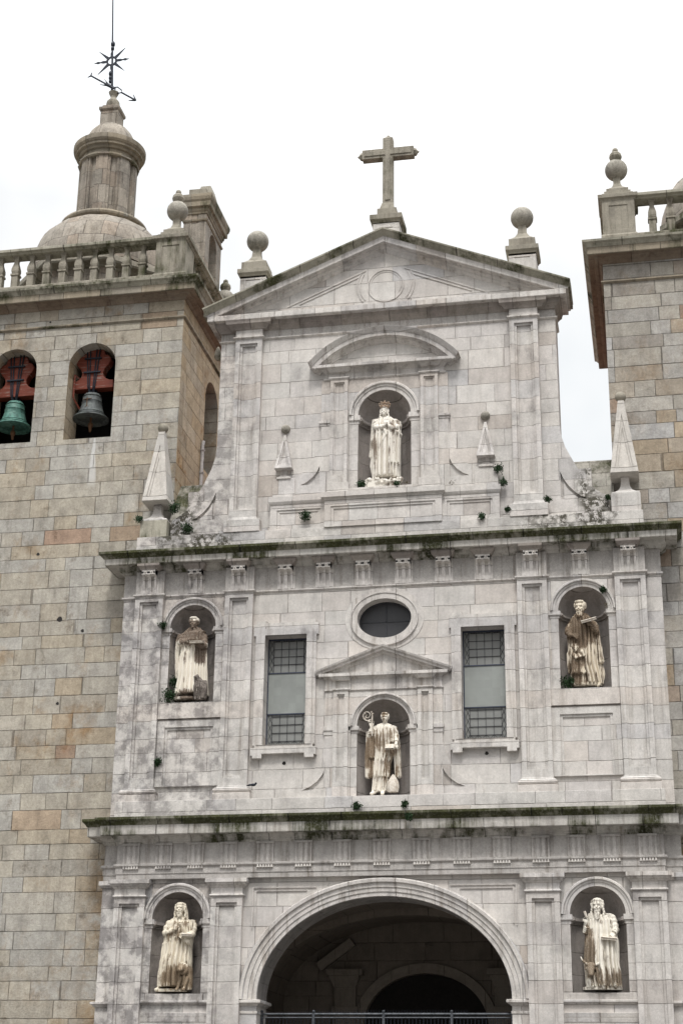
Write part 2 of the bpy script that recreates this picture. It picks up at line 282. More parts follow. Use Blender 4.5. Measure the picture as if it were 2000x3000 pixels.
# ------------------------------------------------------------------ mesh helpers
OFF = {}
class MB:
    def __init__(s): s.v = []; s.f = []
    def add(s, vs, fs, xf=None):
        b = len(s.v); s.v += [tuple(xf(*p)) if xf else tuple(p) for p in vs]; s.f += [tuple(b+i for i in f) for f in fs]; return s
    def box(s, x0, x1, y0, y1, z0, z1, xf=None):
        v = [(x0, y0, z0), (x1, y0, z0), (x1, y1, z0), (x0, y1, z0), (x0, y0, z1), (x1, y0, z1), (x1, y1, z1), (x0, y1, z1)]
        return s.add(v, [(0, 3, 2, 1), (4, 5, 6, 7), (0, 1, 5, 4), (1, 2, 6, 5), (2, 3, 7, 6), (3, 0, 4, 7)], xf)
    def taper(s, cx, cy, z0, z1, a0, b0, a1, b1):    # square frustum, half sizes
        v = [(cx-a0, cy-b0, z0), (cx+a0, cy-b0, z0), (cx+a0, cy+b0, z0), (cx-a0, cy+b0, z0), (cx-a1, cy-b1, z1), (cx+a1, cy-b1, z1), (cx+a1, cy+b1, z1), (cx-a1, cy+b1, z1)]
        return s.add(v, [(0, 3, 2, 1), (4, 5, 6, 7), (0, 1, 5, 4), (1, 2, 6, 5), (2, 3, 7, 6), (3, 0, 4, 7)])
    def plate(s, outer, holes, y0, y1, xf=None):      # XZ outline with holes, given thickness
        loops = [outer]+holes
        pts = [p for l in loops for p in l]; n = len(pts)
        tri = tessellate_polygon([[Vector((x, z, 0)) for x, z in l] for l in loops])
        v = [(x, y0, z) for x, z in pts]+[(x, y1, z) for x, z in pts]
        f = [tuple(t) for t in tri]+[tuple(n+i for i in reversed(t)) for t in tri]
        b = 0
        for l in loops:
            for i in range(len(l)):
                j = (i+1) % len(l); f.append((b+i, b+j, n+b+j, n+b+i))
            b += len(l)
        return s.add(v, f, xf)
    def sweep(s, rings, closed_path=False, cap=True, xf=None):    # rings: list of closed vertex rings
        m = len(rings[0]); v = [p for r in rings for p in r]; f = []
        k = len(rings) if closed_path else len(rings)-1
        for i in range(k):
            j = (i+1) % len(rings)
            for a in range(m):
                b = (a+1) % m; f.append((i*m+a, i*m+b, j*m+b, j*m+a))
        if cap and not closed_path:
            f.append(tuple(range(m))); f.append(tuple((len(rings)-1)*m+a for a in reversed(range(m))))
        return s.add(v, f, xf)
    def plan(s, path, prof, xf=None, closed=False):    # horizontal moulding: path (x,y), prof (projection, z)
        n = len(path); nor = []
        for i in range(n):
            def nd(a, b): d = Vector((b[0]-a[0], b[1]-a[1])); d.normalize(); return Vector((d.y, -d.x))
            if closed: a, b = nd(path[i-1], path[i]), nd(path[i], path[(i+1) % n])
            elif i == 0: a = b = nd(path[0], path[1])
            elif i == n-1: a = b = nd(path[-2], path[-1])
            else: a, b = nd(path[i-1], path[i]), nd(path[i], path[i+1])
            q = a+b; q = q/(q.dot(a)) if q.length > 1e-6 else a; nor.append(q)
        rings = [[(path[i][0]+nor[i].x*p, path[i][1]+nor[i].y*p, z) for p, z in prof] for i in range(n)]
        return s.sweep(rings, closed, True, xf)
    def elev(s, path, prof, y0=0, closed=False):       # moulding in the wall plane: path (x,z), prof (outward normal, projection)
        n = len(path); nor = []
        for i in range(n):
            def nd(a, b): d = Vector((b[0]-a[0], b[1]-a[1])); d.normalize(); return Vector((-d.y, d.x))
            if closed: a, b = nd(path[i-1], path[i]), nd(path[i], path[(i+1) % n])
            elif i == 0: a = b = nd(path[0], path[1])
            elif i == n-1: a = b = nd(path[-2], path[-1])
            else: a, b = nd(path[i-1], path[i]), nd(path[i], path[i+1])
            q = a+b; q = q/(q.dot(a)) if q.length > 1e-6 else a; nor.append(q)
        rings = [[(path[i][0]+nor[i].x*q, y0-p, path[i][1]+nor[i].y*q) for q, p in prof] for i in range(n)]
        return s.sweep(rings, closed)
    def lathe(s, cx, cy, prof, n=24, sx=1, sy=1, rot=0.0, cap=True):
        rings = [[(cx+r*sx*math.cos(rot+2*PI*k/n), cy+r*sy*math.sin(rot+2*PI*k/n), z) for k in range(n)] for r, z in prof]
        return s.sweep(rings, False, cap)
    def tube(s, pts, rad, n=8):
        rings = []
        for i, p in enumerate(pts):
            p = Vector(p); a = Vector(pts[max(i-1, 0)]); b = Vector(pts[min(i+1, len(pts)-1)]); d = (b-a).normalized()
            u = d.cross(Vector((0, 0, 1)) if abs(d.z) < .9 else Vector((1, 0, 0))).normalized(); w_ = d.cross(u)
            r = rad[i] if isinstance(rad, (list, tuple)) else rad
            rings.append([tuple(p+(u*math.cos(2*PI*k/n)+w_*math.sin(2*PI*k/n))*r) for k in range(n)])
        return s.sweep(rings)
    def ball(s, c, r, n=24, m=14):
        if not isinstance(r, (tuple, list)): r = (r, r, r)
        rings = [[(c[0]+r[0]*math.sin(PI*i/m)*math.cos(2*PI*k/n), c[1]+r[1]*math.sin(PI*i/m)*math.sin(2*PI*k/n), c[2]+r[2]*math.cos(PI*i/m)) for k in range(n)] for i in range(1, m)]
        b = len(s.v); s.sweep(rings, False, True); return s
def obj(name, mb, mat, parent=None, bevel=0.0, smooth=False, loc=None):
    off = OFF[parent.name] if parent else Vector(loc or (0, 0, 0))
    me = bpy.data.meshes.new(name); me.from_pydata([tuple(Vector(p)-off) for p in mb.v], [], mb.f)
    bm = bmesh.new(); bm.from_mesh(me)
    bmesh.ops.remove_doubles(bm, verts=bm.verts, dist=1e-5); bmesh.ops.recalc_face_normals(bm, faces=bm.faces); bm.to_mesh(me); bm.free()
    me.materials.append(mat)
    o = bpy.data.objects.new(name, me); C.objects.link(o)
    OFF[o.name] = off
    if parent: o.parent = parent
    else: o.location = off
    if smooth:
        for p in me.polygons: p.use_smooth = True
        if smooth != 'all':
            try: me.set_sharp_from_angle(angle=R(24))
            except Exception: pass
    if bevel:
        b = o.modifiers.new('bevel', 'BEVEL'); b.width = bevel; b.segments = 2; b.limit_method = 'ANGLE'; b.angle_limit = R(40)
    return o
def thing(name, label, cat, loc=(0, 0, 0), group=None):
    o = bpy.data.objects.new(name, None); C.objects.link(o); o.location = loc; o.empty_display_size = .3
    o['label'] = label; o['category'] = cat
    if group: o['group'] = group
    OFF[o.name] = Vector(loc); return o
def tag(o, label, cat, group=None):
    o['label'] = label; o['category'] = cat
    if group: o['group'] = group
    return o
def kids(o): return [c for c in bpy.data.objects if c.parent == o]
def dup(o, loc=None, parent=None, label=None):
    c = o.copy(); C.objects.link(c); OFF[c.name] = OFF[o.name]
    if parent: c.parent = parent
    if loc is not None: c.location = loc
    if label: c['label'] = label
    for k in kids(o): dup(k, None, c)
    return c
def arc(cx, cz, rx, rz, a0, a1, n=24):
    return [(cx+rx*math.cos(R(a0+(a1-a0)*i/n)), cz+rz*math.sin(R(a0+(a1-a0)*i/n))) for i in range(n+1)]
def archhole(cx, z0, zs, rx, rz=None, n=28):
    rz = rz or rx
    return [(cx-rx, z0)]+arc(cx, zs, rx, rz, 180, 0, n)+[(cx+rx, z0)]
def rect(x0, x1, z0, z1): return [(x0, z0), (x0, z1), (x1, z1), (x1, z0)]
m_cope = stone('lichen_black_coping', [(0, (.26, .245, .21)), (.5, (.30, .285, .25))], .4, .7, .010, 31, grime=.9, streak=.4, moss=.45, speck=.3)
# ------------------------------------------------------------------ ground
GZ = -1.6
g_ = NT('stone_paving'); gg = g_.geo(); gp = g_.noise(gg['Position'], .6, 5)
m_ground = g_.finish(g_.mix(g_.mrange(gp, .35, .65), (.15, .14, .13), (.11, .105, .10)), g_.noise(gg['Position'], 9, 4), .01, .9)
o = obj('ground', MB().add([(-1500, -1500, GZ), (1500, -1500, GZ), (1500, 1500, GZ), (-1500, 1500, GZ)], [(0, 1, 2, 3)]), m_ground); o['kind'] = 'structure'

# ------------------------------------------------------------------ church facade
F = thing('church_facade', 'pale granite church front of three storeys with pilasters, mossy cornices, niches and a triangular gable', 'church', (0, 0, GZ))
def P(name, mb, mat, parent=F, bevel=.008, **k): return obj(name, mb, mat, parent, bevel, **k)
def mir(x): return (x, -x)

# --- wall plates
n1 = [archhole(s*4.99, 3.055, 4.783, .635) for s in (-1, 1)]
big = [(-2.98, GZ)]+arc(0, 2.92, 2.98, 2.33, 180, 0, 56)+[(2.98, GZ)]
outer1 = [(-6.57, GZ), (-6.57, 5.717), (6.57, 5.717), (6.57, GZ)]
# the great arch reaches the ground, so it is part of the outline
out1 = [(-6.57, GZ), (-6.57, 5.717), (6.57, 5.717), (6.57, GZ)]+list(reversed(big))
P('lower_wall', MB().plate(out1, n1, 0, .95), m_wall, bevel=0)
def ell(cx, cz, a, b, n=48): return [(cx+a*math.cos(2*PI*i/n), cz+b*math.sin(2*PI*i/n)) for i in range(n)]
n2 = [archhole(s*4.95, 10.107, 12.084, .605) for s in (-1, 1)]
c2 = archhole(0, 7.60, 9.36, .655)
wins = [rect(-3.02, -1.945, 8.945, 11.762), rect(1.945, 3.02, 8.945, 11.762)]
P('middle_wall', MB().plate([(-6.5, 7.0), (-6.5, 13.65), (6.5, 13.65), (6.5, 7.0)], n2+[c2]+wins+[ell(.015, 12.106, .685, .515)], 0, .8), m_wall, bevel=0)
P('middle_wall_back', MB().box(-6.5, 6.5, .95, 1.0, 5.7, 14.0), m_dark, bevel=0)
vol = [(4.09, 14.56), (4.09, 20.5), (4.545, 20.5), (4.55, 17.15), (4.575, 16.85), (4.67, 16.5), (4.86, 16.09), (5.05, 15.74), (5.19, 15.50), (5.36, 15.30), (5.55, 15.17), (5.70, 15.09), (5.72, 14.56)]
c3 = archhole(0, 15.60, 17.73, .705)
P('upper_wall', MB().plate([(-4.09, 14.5), (-4.09, 20.75), (4.09, 20.75), (4.09, 14.5)], [c3], 0, .9), m_wall, bevel=0)
for s in (-1, 1):
    mk = arc(5.62, 16.0, 1.12, 1.12, 188, 238, 12)
    hole = [(4.52, 15.82), (4.60, 15.62), (4.72, 15.42), (4.86, 15.26), (5.02, 15.13), (5.18, 15.06), (5.10, 15.055), (4.52, 15.055)]
    hole = [(4.52, 15.055), (4.52, 15.82), (4.60, 15.62), (4.72, 15.42), (4.86, 15.26), (5.02, 15.13), (5.18, 15.055)]
    mb = MB().plate([(s*x, z) for x, z in vol], [[(s*x, z) for x, z in hole]], .055, .9)
    mb.box(*sorted((s*4.45, s*5.3)), .14, .5, 15.0, 15.9)
    mb.plate([(s*x, z) for x, z in [(4.60, 15.07), (4.60, 15.52), (4.70, 15.34), (4.83, 15.19), (4.97, 15.07)]], [], .07, .2)
    P('volute_wall', mb, m_wall, bevel=0)
    P('side_strip', MB().box(*sorted((s*6.57, s*6.955)), .055, .7, GZ, 5.717), m_pil)
    P('side_strip', MB().box(*sorted((s*6.5, s*6.878)), .055, .6, 7.1, 13.65), m_pil)
P('gable_wall', MB().plate([(-4.45, 20.75), (0, 22.62), (4.45, 20.75)], [], -.0, .9), m_wall, bevel=0)

# --- niches
def niche(cx, z0, zs, r, zi0, zi1, rout, slab=True):
    d = r*.95; mb = MB(); n = 20
    rings = [[(cx+r*math.cos(PI*i/n), .0+d*math.sin(PI*i/n), z) for i in range(n+1)] for z in (z0, zs)]
    v = rings[0]+rings[1]; mb.add(v, [(i, i+1, n+2+i, n+1+i) for i in range(n)])
    m = 12; dome = []
    for j in range(m+1):
        a = PI/2*j/m
        dome += [(cx+r*math.cos(a)*math.cos(PI*i/n), d*math.cos(a)*math.sin(PI*i/n), zs+r*math.sin(a)) for i in range(n+1)]
    mb.add(dome, [(j*(n+1)+i, j*(n+1)+i+1, (j+1)*(n+1)+i+1, (j+1)*(n+1)+i) for j in range(m) for i in range(n)])
    mb.add([(cx-r, 0, z0), (cx+r, 0, z0), (cx+r, d+.1, z0), (cx-r, d+.1, z0)], [(0, 1, 2, 3)])
    for q in mb.v: pass
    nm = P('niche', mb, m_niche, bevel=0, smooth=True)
    # the impost band that runs round the inside
    path = [(cx-r*math.cos(PI*i/n), d*math.sin(PI*i/n)) for i in range(n+1)]
    zm = zi0+(zi1-zi0)*.38
    b = MB().plan(path, [(-.05, zi0), (.045, zi0+.015), (.045, zm-.012), (.10, zm+.01), (.10, zi1-.05), (-.05, zi1-.02)])
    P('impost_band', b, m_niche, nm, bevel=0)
    wd = rout-r
    am = MB(); path = arc(cx, zs, r, r, 180, 0, 40)
    am.elev(path, [(0, -.25), (0, .035), (wd*.40, .035), (wd*.44, .06), (wd*.66, .06), (wd*.72, .10), (wd*.9, .10), (wd, .075), (wd, -.05)], 0)
    P('arch_moulding', am, m_mold, nm, bevel=0)
    for s in (-1, 1):
        a, b_ = sorted((cx+s*r, cx+s*rout))
        ip = MB().plan([(a, .12), (a, 0), (b_, 0), (b_, .12)], [(-.1, zi0), (.02, zi0), (.02, zm-.012), (.055, zm+.012), (.055, zi1), (-.1, zi1)])
        P('impost', ip, m_mold, nm, bevel=.005)
        P('jamb', MB().box(a+.004, b_, -.012, .05, z0+.02, zi0), m_pil, nm)
    return nm
for s in (-1, 1):
    nm = niche(s*4.99, 3.055, 4.783, .635, 4.571, 4.783, .845)
    P('sill', MB().box(s*4.99-.70, s*4.99+.70, -.035, .3, 2.9, 3.05), m_pil, nm)
    P('belt', MB().plan([(s*4.99-.85, 0), (s*4.99+.85, 0)], [(-.1, 2.80), (.02, 2.80), (.05, 2.83), (.085, 2.85), (.085, 2.90), (-.1, 2.92)]), m_mold, nm)
    for z in (2.624, 2.514): P('belt', MB().plan([(s*4.99-.85, 0), (s*4.99+.85, 0)], [(-.1, z-.10), (.012, z-.10), (.03, z), (-.1, z)]), m_mold, nm)
for s in (-1, 1):
    nm = niche(s*4.95, 10.107, 12.084, .605, 11.905, 12.084, .80)
    P('sill', MB().box(s*4.92-.822, s*4.92+.822, -.10, .2, 9.69, 10.10), m_pil, nm)
    # recessed panel under the niche
    fr = MB().plate(rect(s*4.92-.82, s*4.92+.82, 7.98, 9.665), [rect(s*4.925-.625, s*4.925+.625, 8.0, 9.475)], -.065, .05)
    fr.plate(rect(s*4.925-.625, s*4.925+.625, 8.0, 9.475), [rect(s*4.925-.56, s*4.925+.56, 8.02, 9.41)], -.03, .05)
    P('panel_frame', fr, m_pil, nm, .004)
niche(0, 7.60, 9.36, .655, 9.18, 9.36, .815)
nm3 = niche(0, 15.66, 17.73, .70, 17.49, 17.73, .945)
P('sill', MB().box(-.95, .95, -.10, .35, 15.50, 15.655), m_pil, nm3)

# --- pilasters
def pilaster(xa, xb, z0, z1, pz0, pz1, yf, mat=m_pil, inset=.125, name='pilaster', back=.05):
    x0, x1 = sorted((xa, xb)); w_ = x1-x0; ins = inset*w_/.75
    mb = MB().plate(rect(x0, x1, z0, z1), [rect(x0+ins, x1-ins, pz0, pz1)], yf, back)
    q = .062*w_/.75
    mb.plate(rect(x0+ins, x1-ins, pz0, pz1), [rect(x0+ins+q, x1-ins-q, pz0+q, pz1-q)], yf+.05, back)
    mb.box(x0+ins+q, x1-ins-q, yf+.10, back, pz0+q, pz1-q)
    return P(name, mb, mat, bevel=.004)
def wrap(x0, x1, yf, prof, ret=.06):
    return MB().plan([(x0, ret), (x0, yf), (x1, yf), (x1, ret)], prof)
for s in (-1, 1):
    for a, b in ((5.80, 6.57), (3.375, 4.145)):
        x0, x1 = sorted((s*a, s*b))
        p = pilaster(x0, x1, GZ, 5.50, GZ+1.2, 5.14, -.15)
        P('capital', wrap(x0, x1, -.15, [(-.1, 5.285), (.03, 5.285), (.045, 5.31), (.03, 5.335), (.002, 5.345), (.002, 5.49), (.03, 5.505), (.045, 5.53), (.085, 5.56), (.10, 5.60), (.13, 5.605), (.13, 5.70), (-.1, 5.714)]), m_mold, p, .004)
        P('base', wrap(x0, x1, -.15, [(-.1, GZ), (.08, GZ), (.08, GZ+.9), (.03, GZ+1.0), (-.1, GZ+1.05)]), m_pil, p)
    for a, b in ((5.75, 6.50), (3.36, 4.10)):
        x0, x1 = sorted((s*a, s*b))
        p = pilaster(x0, x1, 7.9, 13.0, 8.15, 12.79, -.15)
        P('capital', wrap(x0, x1, -.15, [(-.1, 12.925), (.012, 12.925), (.03, 12.945), (.05, 12.955), (.05, 12.99), (-.1, 13.0)]), m_mold, p, .004)
        b_ = wrap(x0, x1, -.15, [(-.1, 7.765), (.05, 7.765), (.085, 7.79), (.10, 7.83), (.085, 7.875), (.05, 7.90), (.02, 7.905), (.02, 7.94), (-.1, 7.98)])
        b_.box(x0-.10, x1+.10, -.245, .03, 7.59, 7.765)
        P('base', b_, m_pil, p)
    x0, x1 = sorted((s*3.35, s*4.09))
    p = pilaster(x0, x1, 14.9, 20.49, 15.2, 20.05, -.15)
    P('capital', wrap(x0, x1, -.15, [(-.1, 20.185), (.012, 20.185), (.03, 20.205), (.055, 20.215), (.055, 20.25), (-.1, 20.26)]), m_mold, p, .004)
    b_ = wrap(x0, x1, -.15, [(-.1, 14.89), (.06, 14.89), (.03, 14.93), (.01, 14.99), (-.1, 15.0)]); b_.box(x0-.11, x1+.11, -.24, .03, 14.56, 14.90)
    P('base', b_, m_pil, p)
    # capitals and friezes of the outer strips
    o0, o1 = sorted((s*6.5, s*6.878))
    P('strip_capital', MB().plan([(o0, .3), (o0, .055), (o1, .055), (o1, .3)], [(-.1, 12.925), (.012, 12.925), (.05, 12.955), (.05, 12.99), (-.1, 13.0)]), m_mold, bevel=.004)
    o0, o1 = sorted((s*4.09, s*4.545))
    P('strip_capital', MB().plan([(o0, .4), (o0, .055), (o1, .055), (o1, .9)], [(-.1, 20.185), (.012, 20.185), (.055, 20.215), (.055, 20.25), (-.1, 20.26)]), m_mold, bevel=.004)
    o0, o1 = sorted((s*6.57, s*6.955))
    P('strip_impost', MB().plan([(o0, .3), (o0, .055), (o1, .055), (o1, .6)], [(-.1, 2.74), (.03, 2.76), (.05, 2.80), (.10, 2.82), (.10, 2.87), (-.1, 2.89)]), m_mold, bevel=.004)
    P('strip_impost', MB().plan([(o0, .3), (o0, .055), (o1, .055), (o1, .6)], [(-.1, 5.52), (.03, 5.54), (.05, 5.58), (.08, 5.60), (.08, 5.70), (-.1, 5.71)]), m_mold, bevel=.004)
P('string_course', MB().plan([(-5.75, 0), (5.75, 0)], [(-.05, 12.925), (.012, 12.925), (.03, 12.945), (.05, 12.955), (.05, 12.985), (-.05, 12.995)]), m_mold, bevel=.004)
P('string_course', MB().plan([(-3.35, 0), (3.35, 0)], [(-.05, 20.185), (.012, 20.185), (.055, 20.22), (.055, 20.25), (-.05, 20.26)]), m_mold, bevel=.004)

# --- entablature over the arch: architrave, triglyph frieze, guttae, cornice
pp = [(-6.955, .6), (-6.955, .055), (-6.57, .055), (-6.57, -.13), (6.57, -.13), (6.57, .055), (6.955, .055), (6.955, .6)]
pin = [(x, y) for x, y in pp]
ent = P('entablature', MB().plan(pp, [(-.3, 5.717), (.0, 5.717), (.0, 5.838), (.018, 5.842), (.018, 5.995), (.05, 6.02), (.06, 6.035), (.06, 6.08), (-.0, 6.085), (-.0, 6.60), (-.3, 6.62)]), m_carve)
P('cornice', MB().plan(pp, [(-.2, 6.57), (.02, 6.57), (.03, 6.60), (.06, 6.62), (.06, 6.665), (.10, 6.70), (.12, 6.745), (.345, 6.735), (.36, 6.75), (.36, 6.965), (.37, 6.975), (-.2, 6.98)]), m_fasc, ent)
P('cornice_top', MB().plan(pp, [(-.2, 6.972), (.375, 6.972), (.385, 6.99), (.41, 7.03), (.46, 7.08), (.475, 7.10), (.475, 7.16), (-.6, 7.185)]), m_moss, ent)
tx = [0, .95, 1.90, 2.84, 3.745, 4.57, 5.375, 6.20]
for x in sorted({s*t for s in (-1, 1) for t in tx}):
    w_ = .205
    prof = [(x-w_, 0), (x-w_, -.045)]
    for k in range(3):
        c_ = x-w_+.068+k*.137
        prof += [(c_-.038, -.045), (c_, -.012), (c_+.038, -.045)]
    prof += [(x+w_, -.045), (x+w_, 0)]
    prof = [(a, b-.13) for a, b in prof]
    rings = [[(a, b, z) for a, b in prof] for z in (6.085, 6.52)]
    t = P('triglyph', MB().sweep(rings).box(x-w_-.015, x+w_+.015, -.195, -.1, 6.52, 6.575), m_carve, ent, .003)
    gt = MB()
    for k in range(6):
        gx = x-w_+.035+k*.068; gt.taper(gx, -.165, 5.955, 6.025, .030, .03, .012, .02)
    P('guttae', gt, m_pil, t, 0)

# --- middle entablature with scroll corbels
q = [(-6.878, .6), (-6.878, .02), (6.878, .02), (6.878, .6)]
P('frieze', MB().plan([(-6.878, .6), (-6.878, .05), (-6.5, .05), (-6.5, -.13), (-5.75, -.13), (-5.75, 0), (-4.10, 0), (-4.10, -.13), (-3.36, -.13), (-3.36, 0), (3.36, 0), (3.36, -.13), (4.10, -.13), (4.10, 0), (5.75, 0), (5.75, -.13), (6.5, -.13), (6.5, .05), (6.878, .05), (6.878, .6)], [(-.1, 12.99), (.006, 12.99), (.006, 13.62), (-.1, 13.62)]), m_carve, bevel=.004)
cor = P('cornice', MB().plan(q, [(-.3, 13.60), (.05, 13.60), (.06, 13.63), (.09, 13.66), (.15, 13.69), (.16, 13.72), (.17, 13.765), (.42, 13.755), (.435, 13.77), (.435, 13.915), (.445, 13.925), (-.3, 13.93)]), m_fasc)
P('cornice_top', MB().plan(q, [(-.3, 13.922), (.45, 13.922), (.465, 13.95), (.52, 14.01), (.565, 14.03), (.565, 14.10), (-.55, 14.13)]), m_moss, cor)
cxs = [.515, 1.53, 2.53, 3.73, 4.92, 6.115]
for x in sorted([s*t for s in (-1, 1) for t in cxs]):
    pr = -.13 if abs(abs(x)-3.73) < .1 or abs(abs(x)-6.115) < .1 else 0.0
    w_ = .182
    side = [(0, 13.60), (.22, 13.60), (.235, 13.55), (.235, 13.50), (.215, 13.455), (.16, 13.44), (.13, 13.42), (.11, 13.32), (.085, 13.2), (.055, 13.10), (.05, 13.0), (0, 13.0)]
    mb = MB()
    segs = [(-w_, -.115), (-.075, -.02+.095-.02), ]
    def strip(a, b, dp): mb.sweep([[(xx, pr-max(p-dp, 0) if p > .0 else pr+.02, z) for p, z in side] for xx in (x+a, x+b)])
    strip(-w_, -.125, 0); strip(-.125, -.045, .05 if True else 0); strip(-.045, .045, 0); strip(.045, .125, .05); strip(.125, w_, 0)
    mb2 = MB(); strip_top = mb.box(x-w_, x+w_, pr-.235, pr, 13.475, 13.60)
    for k in (-1, 1): mb.ball((x+k*.085, pr-.24, 13.54), .026, 8, 6)
    mb.box(x-w_-.05, x+w_+.05, pr-.035, pr+.01, 12.998, 13.60)
    cb = P('corbel', mb, m_pil, bevel=.004)
    cp = MB().plan([(x-w_-.03, .05), (x-w_-.03, pr-.235), (x+w_+.03, pr-.235), (x+w_+.03, .05)], [(-.1, 13.60), (.01, 13.60), (.02, 13.63), (.05, 13.66), (.08, 13.69), (.085, 13.752), (-.1, 13.752)])
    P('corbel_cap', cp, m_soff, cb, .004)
# plinths of the middle and upper storey
P('plinth', MB().box(-6.67, 6.67, -.255, .1, 7.10, 7.598), m_wall)
P('plinth', MB().box(-6.535, 6.535, -.215, .5, 14.05, 14.56), m_wall)

# --- great arch
ga = MB()
def earch(n_, d_): return n_, d_
rings = []
prof = [(0, -.9), (0, .0), (.012, .03), (.10, .03), (.11, .055), (.20, .055), (.215, .08), (.31, .08), (.33, .13), (.40, .135), (.43, .09), (.44, -.02)]
for i in range(57):
    a = PI-PI*i/56
    rings.append([((2.98+q_)*math.cos(a), -p_, 2.92+(2.33+q_)*math.sin(a)) for q_, p_ in prof])
P('arch_moulding', ga.sweep(rings), m_mold, bevel=0)
for s in (-1, 1):
    x0, x1 = sorted((s*2.98, s*3.375))
    ip = MB().plan([(x0, 1.0), (x0, 0), (x1, 0), (x1, .05)] if s > 0 else [(x0, .05), (x0, 0), (x1, 0), (x1, 1.0)], [(-.05, 2.76), (.03, 2.78), (.045, 2.81), (.10, 2.835), (.12, 2.84), (.12, 2.905), (-.05, 2.93)])
    ip.plan([(x0, 1.0), (x0, 0), (x1, 0), (x1, .05)] if s > 0 else [(x0, .05), (x0, 0), (x1, 0), (x1, 1.0)], [(-.05, 2.58), (.02, 2.60), (.02, 2.66), (-.05, 2.67)])
    P('arch_impost', ip, m_mold)
    # sunk spandrel panel outline
    sp = [(s*3.14, 4.55), (s*3.14, 5.49), (s*1.62, 5.49)]
    for o_, d_ in ((0, 0), (.075, .0)):
        pts = [(s*(3.145-o_), 4.55+o_*.6), (s*(3.145-o_), 5.49-o_), (s*(1.60+o_*3), 5.49-o_)]
        P('spandrel_moulding', MB().elev(pts if s < 0 else pts[::-1], [(-.014, -.02), (-.014, .03), (.012, .034), (.012, -.02)], 0), m_pil, bevel=0)

# --- windows
def window(cx, s):
    x0, x1, z0, z1 = cx-.5375, cx+.5375, 8.945, 11.762
    wf = MB()
    fw_ = .245
    wf.plate([(x0-fw_+.0, z0), (x0-fw_, 11.76), (x0-fw_-.055, 11.76), (x0-fw_-.055, 12.07), (x0-fw_+.02, 12.07), (x0-fw_+.02, 12.145), (x0+.15-.12, 12.145), (x0+.03, 12.09), (x1-.03, 12.09), (x1-.03, 12.145), (x1+fw_-.02, 12.145), (x1+fw_-.02, 12.07), (x1+fw_+.055, 12.07), (x1+fw_+.055, 11.76), (x1+fw_, 11.76), (x1+fw_, z0)],
             [rect(x0, x1, z0+.001, z1)], -.085, .02)
    wf.plate([(x0-.16, z0), (x0-.16, 11.93), (x0-.10, 11.93), (x0-.10, 12.0), (x0, 12.0), (x0, 11.93), (x1, 11.93), (x1, 12.0), (x1+.10, 12.0), (x1+.10, 11.93), (x1+.16, 11.93), (x1+.16, z0)], [rect(x0, x1, z0+.002, z1)], -.115, -.07)
    W = P('window', wf, m_pil, bevel=.004)
    sl = MB().plate([(x0-.29, 8.87), (x0-.29, 8.68), (x0-.235, 8.68), (x0-.235, 8.61), (x0+.0, 8.61), (x0+.0, 8.72), (x1-.0, 8.72), (x1-.0, 8.61), (x1+.235, 8.61), (x1+.235, 8.68), (x1+.29, 8.68), (x1+.29, 8.87)][::-1], [], -.14, .03)
    sl.box(x0-.2, x1+.2, -.10, .2, 8.86, 8.944)
    P('sill', sl, m_pil, W, .004)
    yg = .30
    for za_, zb_ in ((z0, 9.80), (10.86, z1+.1)): P('lead_glass', MB().box(x0-.02, x1+.02, yg, yg+.02, za_, zb_), m_pane, W, 0)
    P('screen', MB().box(x0-.02, x1+.02, yg-.012, yg+.012, 9.82, 10.85), m_scr, W, 0)
    fm = MB().box(x0, x1, yg-.03, yg+.03, 9.79, 9.82).box(x0, x1, yg-.03, yg+.03, 10.85, 10.88).box(x0, x0+.028, yg-.03, yg+.03, z0, z1).box(x1-.028, x1, yg-.03, yg+.03, z0, z1).box(x0, x1, yg-.03, yg+.03, z1-.04, z1+.02)
    P('frame', fm, m_steel, W, .003)
    y0 = yg-.014; t = .0042
    xs = [x0+.045+.105+i*(x1-x0-.09-.21)/4 for i in range(5)]
    for za, zb, zr in ((z0, 9.785, [z0+.17+i*.21 for i in range(4)]), (10.885, z1-.04, [10.885+.005+i*.20 for i in range(1, 5)])):
        ld = MB()
        for x in xs: ld.box(x-t, x+t, y0-.008, y0+.01, za, zb)
        for z in zr: ld.box(xs[0], xs[-1], y0-.008, y0+.01, z-t, z+t)
        for xa, xb in ((x0+.045, xs[0]), (xs[-1], x1-.045)):
            nn = 4; hh = (zb-za)/nn
            for i in range(nn):
                a0, a1 = za+i*hh, za+(i+1)*hh
                ld.tube([(xa, y0, a0), (xb, y0, a1)], .0045, 4); ld.tube([(xa, y0, a1), (xb, y0, a0)], .0045, 4)
        zz = (za, zr[0]) if za < 9.5 else (zr[-1], zb)
        for i in range(4):
            ld.tube([(xs[i], y0, zz[0]), (xs[i+1], y0, zz[1])], .0045, 4); ld.tube([(xs[i], y0, zz[1]), (xs[i+1], y0, zz[0])], .0045, 4)
        P('leading', ld, m_lead, W, 0)
window(-2.4825, -1); window(2.4825, 1)
oc = MB()
for ro, ri, y0 in ((.155, 0, -.045), (.175, .145, -.065)):
    oc.plate(ell(.015, 12.106, .685+ro, .515+ro*1.12), [ell(.015, 12.106, .685+ri, .515+ri)], y0, .02)
oc.plate(ell(.015, 12.106, 1.00, .83), [ell(.015, 12.106, .855, .685)], -.014, .02)
O_ = P('oculus', oc, m_mold, bevel=.004)
P('oculus_glass', MB().plate(ell(.015, 12.106, .72, .55), [], .30, .32), m_ocu, O_, 0)
P('oculus_frame', MB().plate(ell(.015, 12.106, .70, .53), [ell(.015, 12.106, .655, .485)], .27, .30).box(.0, .03, .285, .30, 11.6, 12.6).box(-.67, .70, .285, .30, 12.09, 12.112), m_lead, O_, 0)

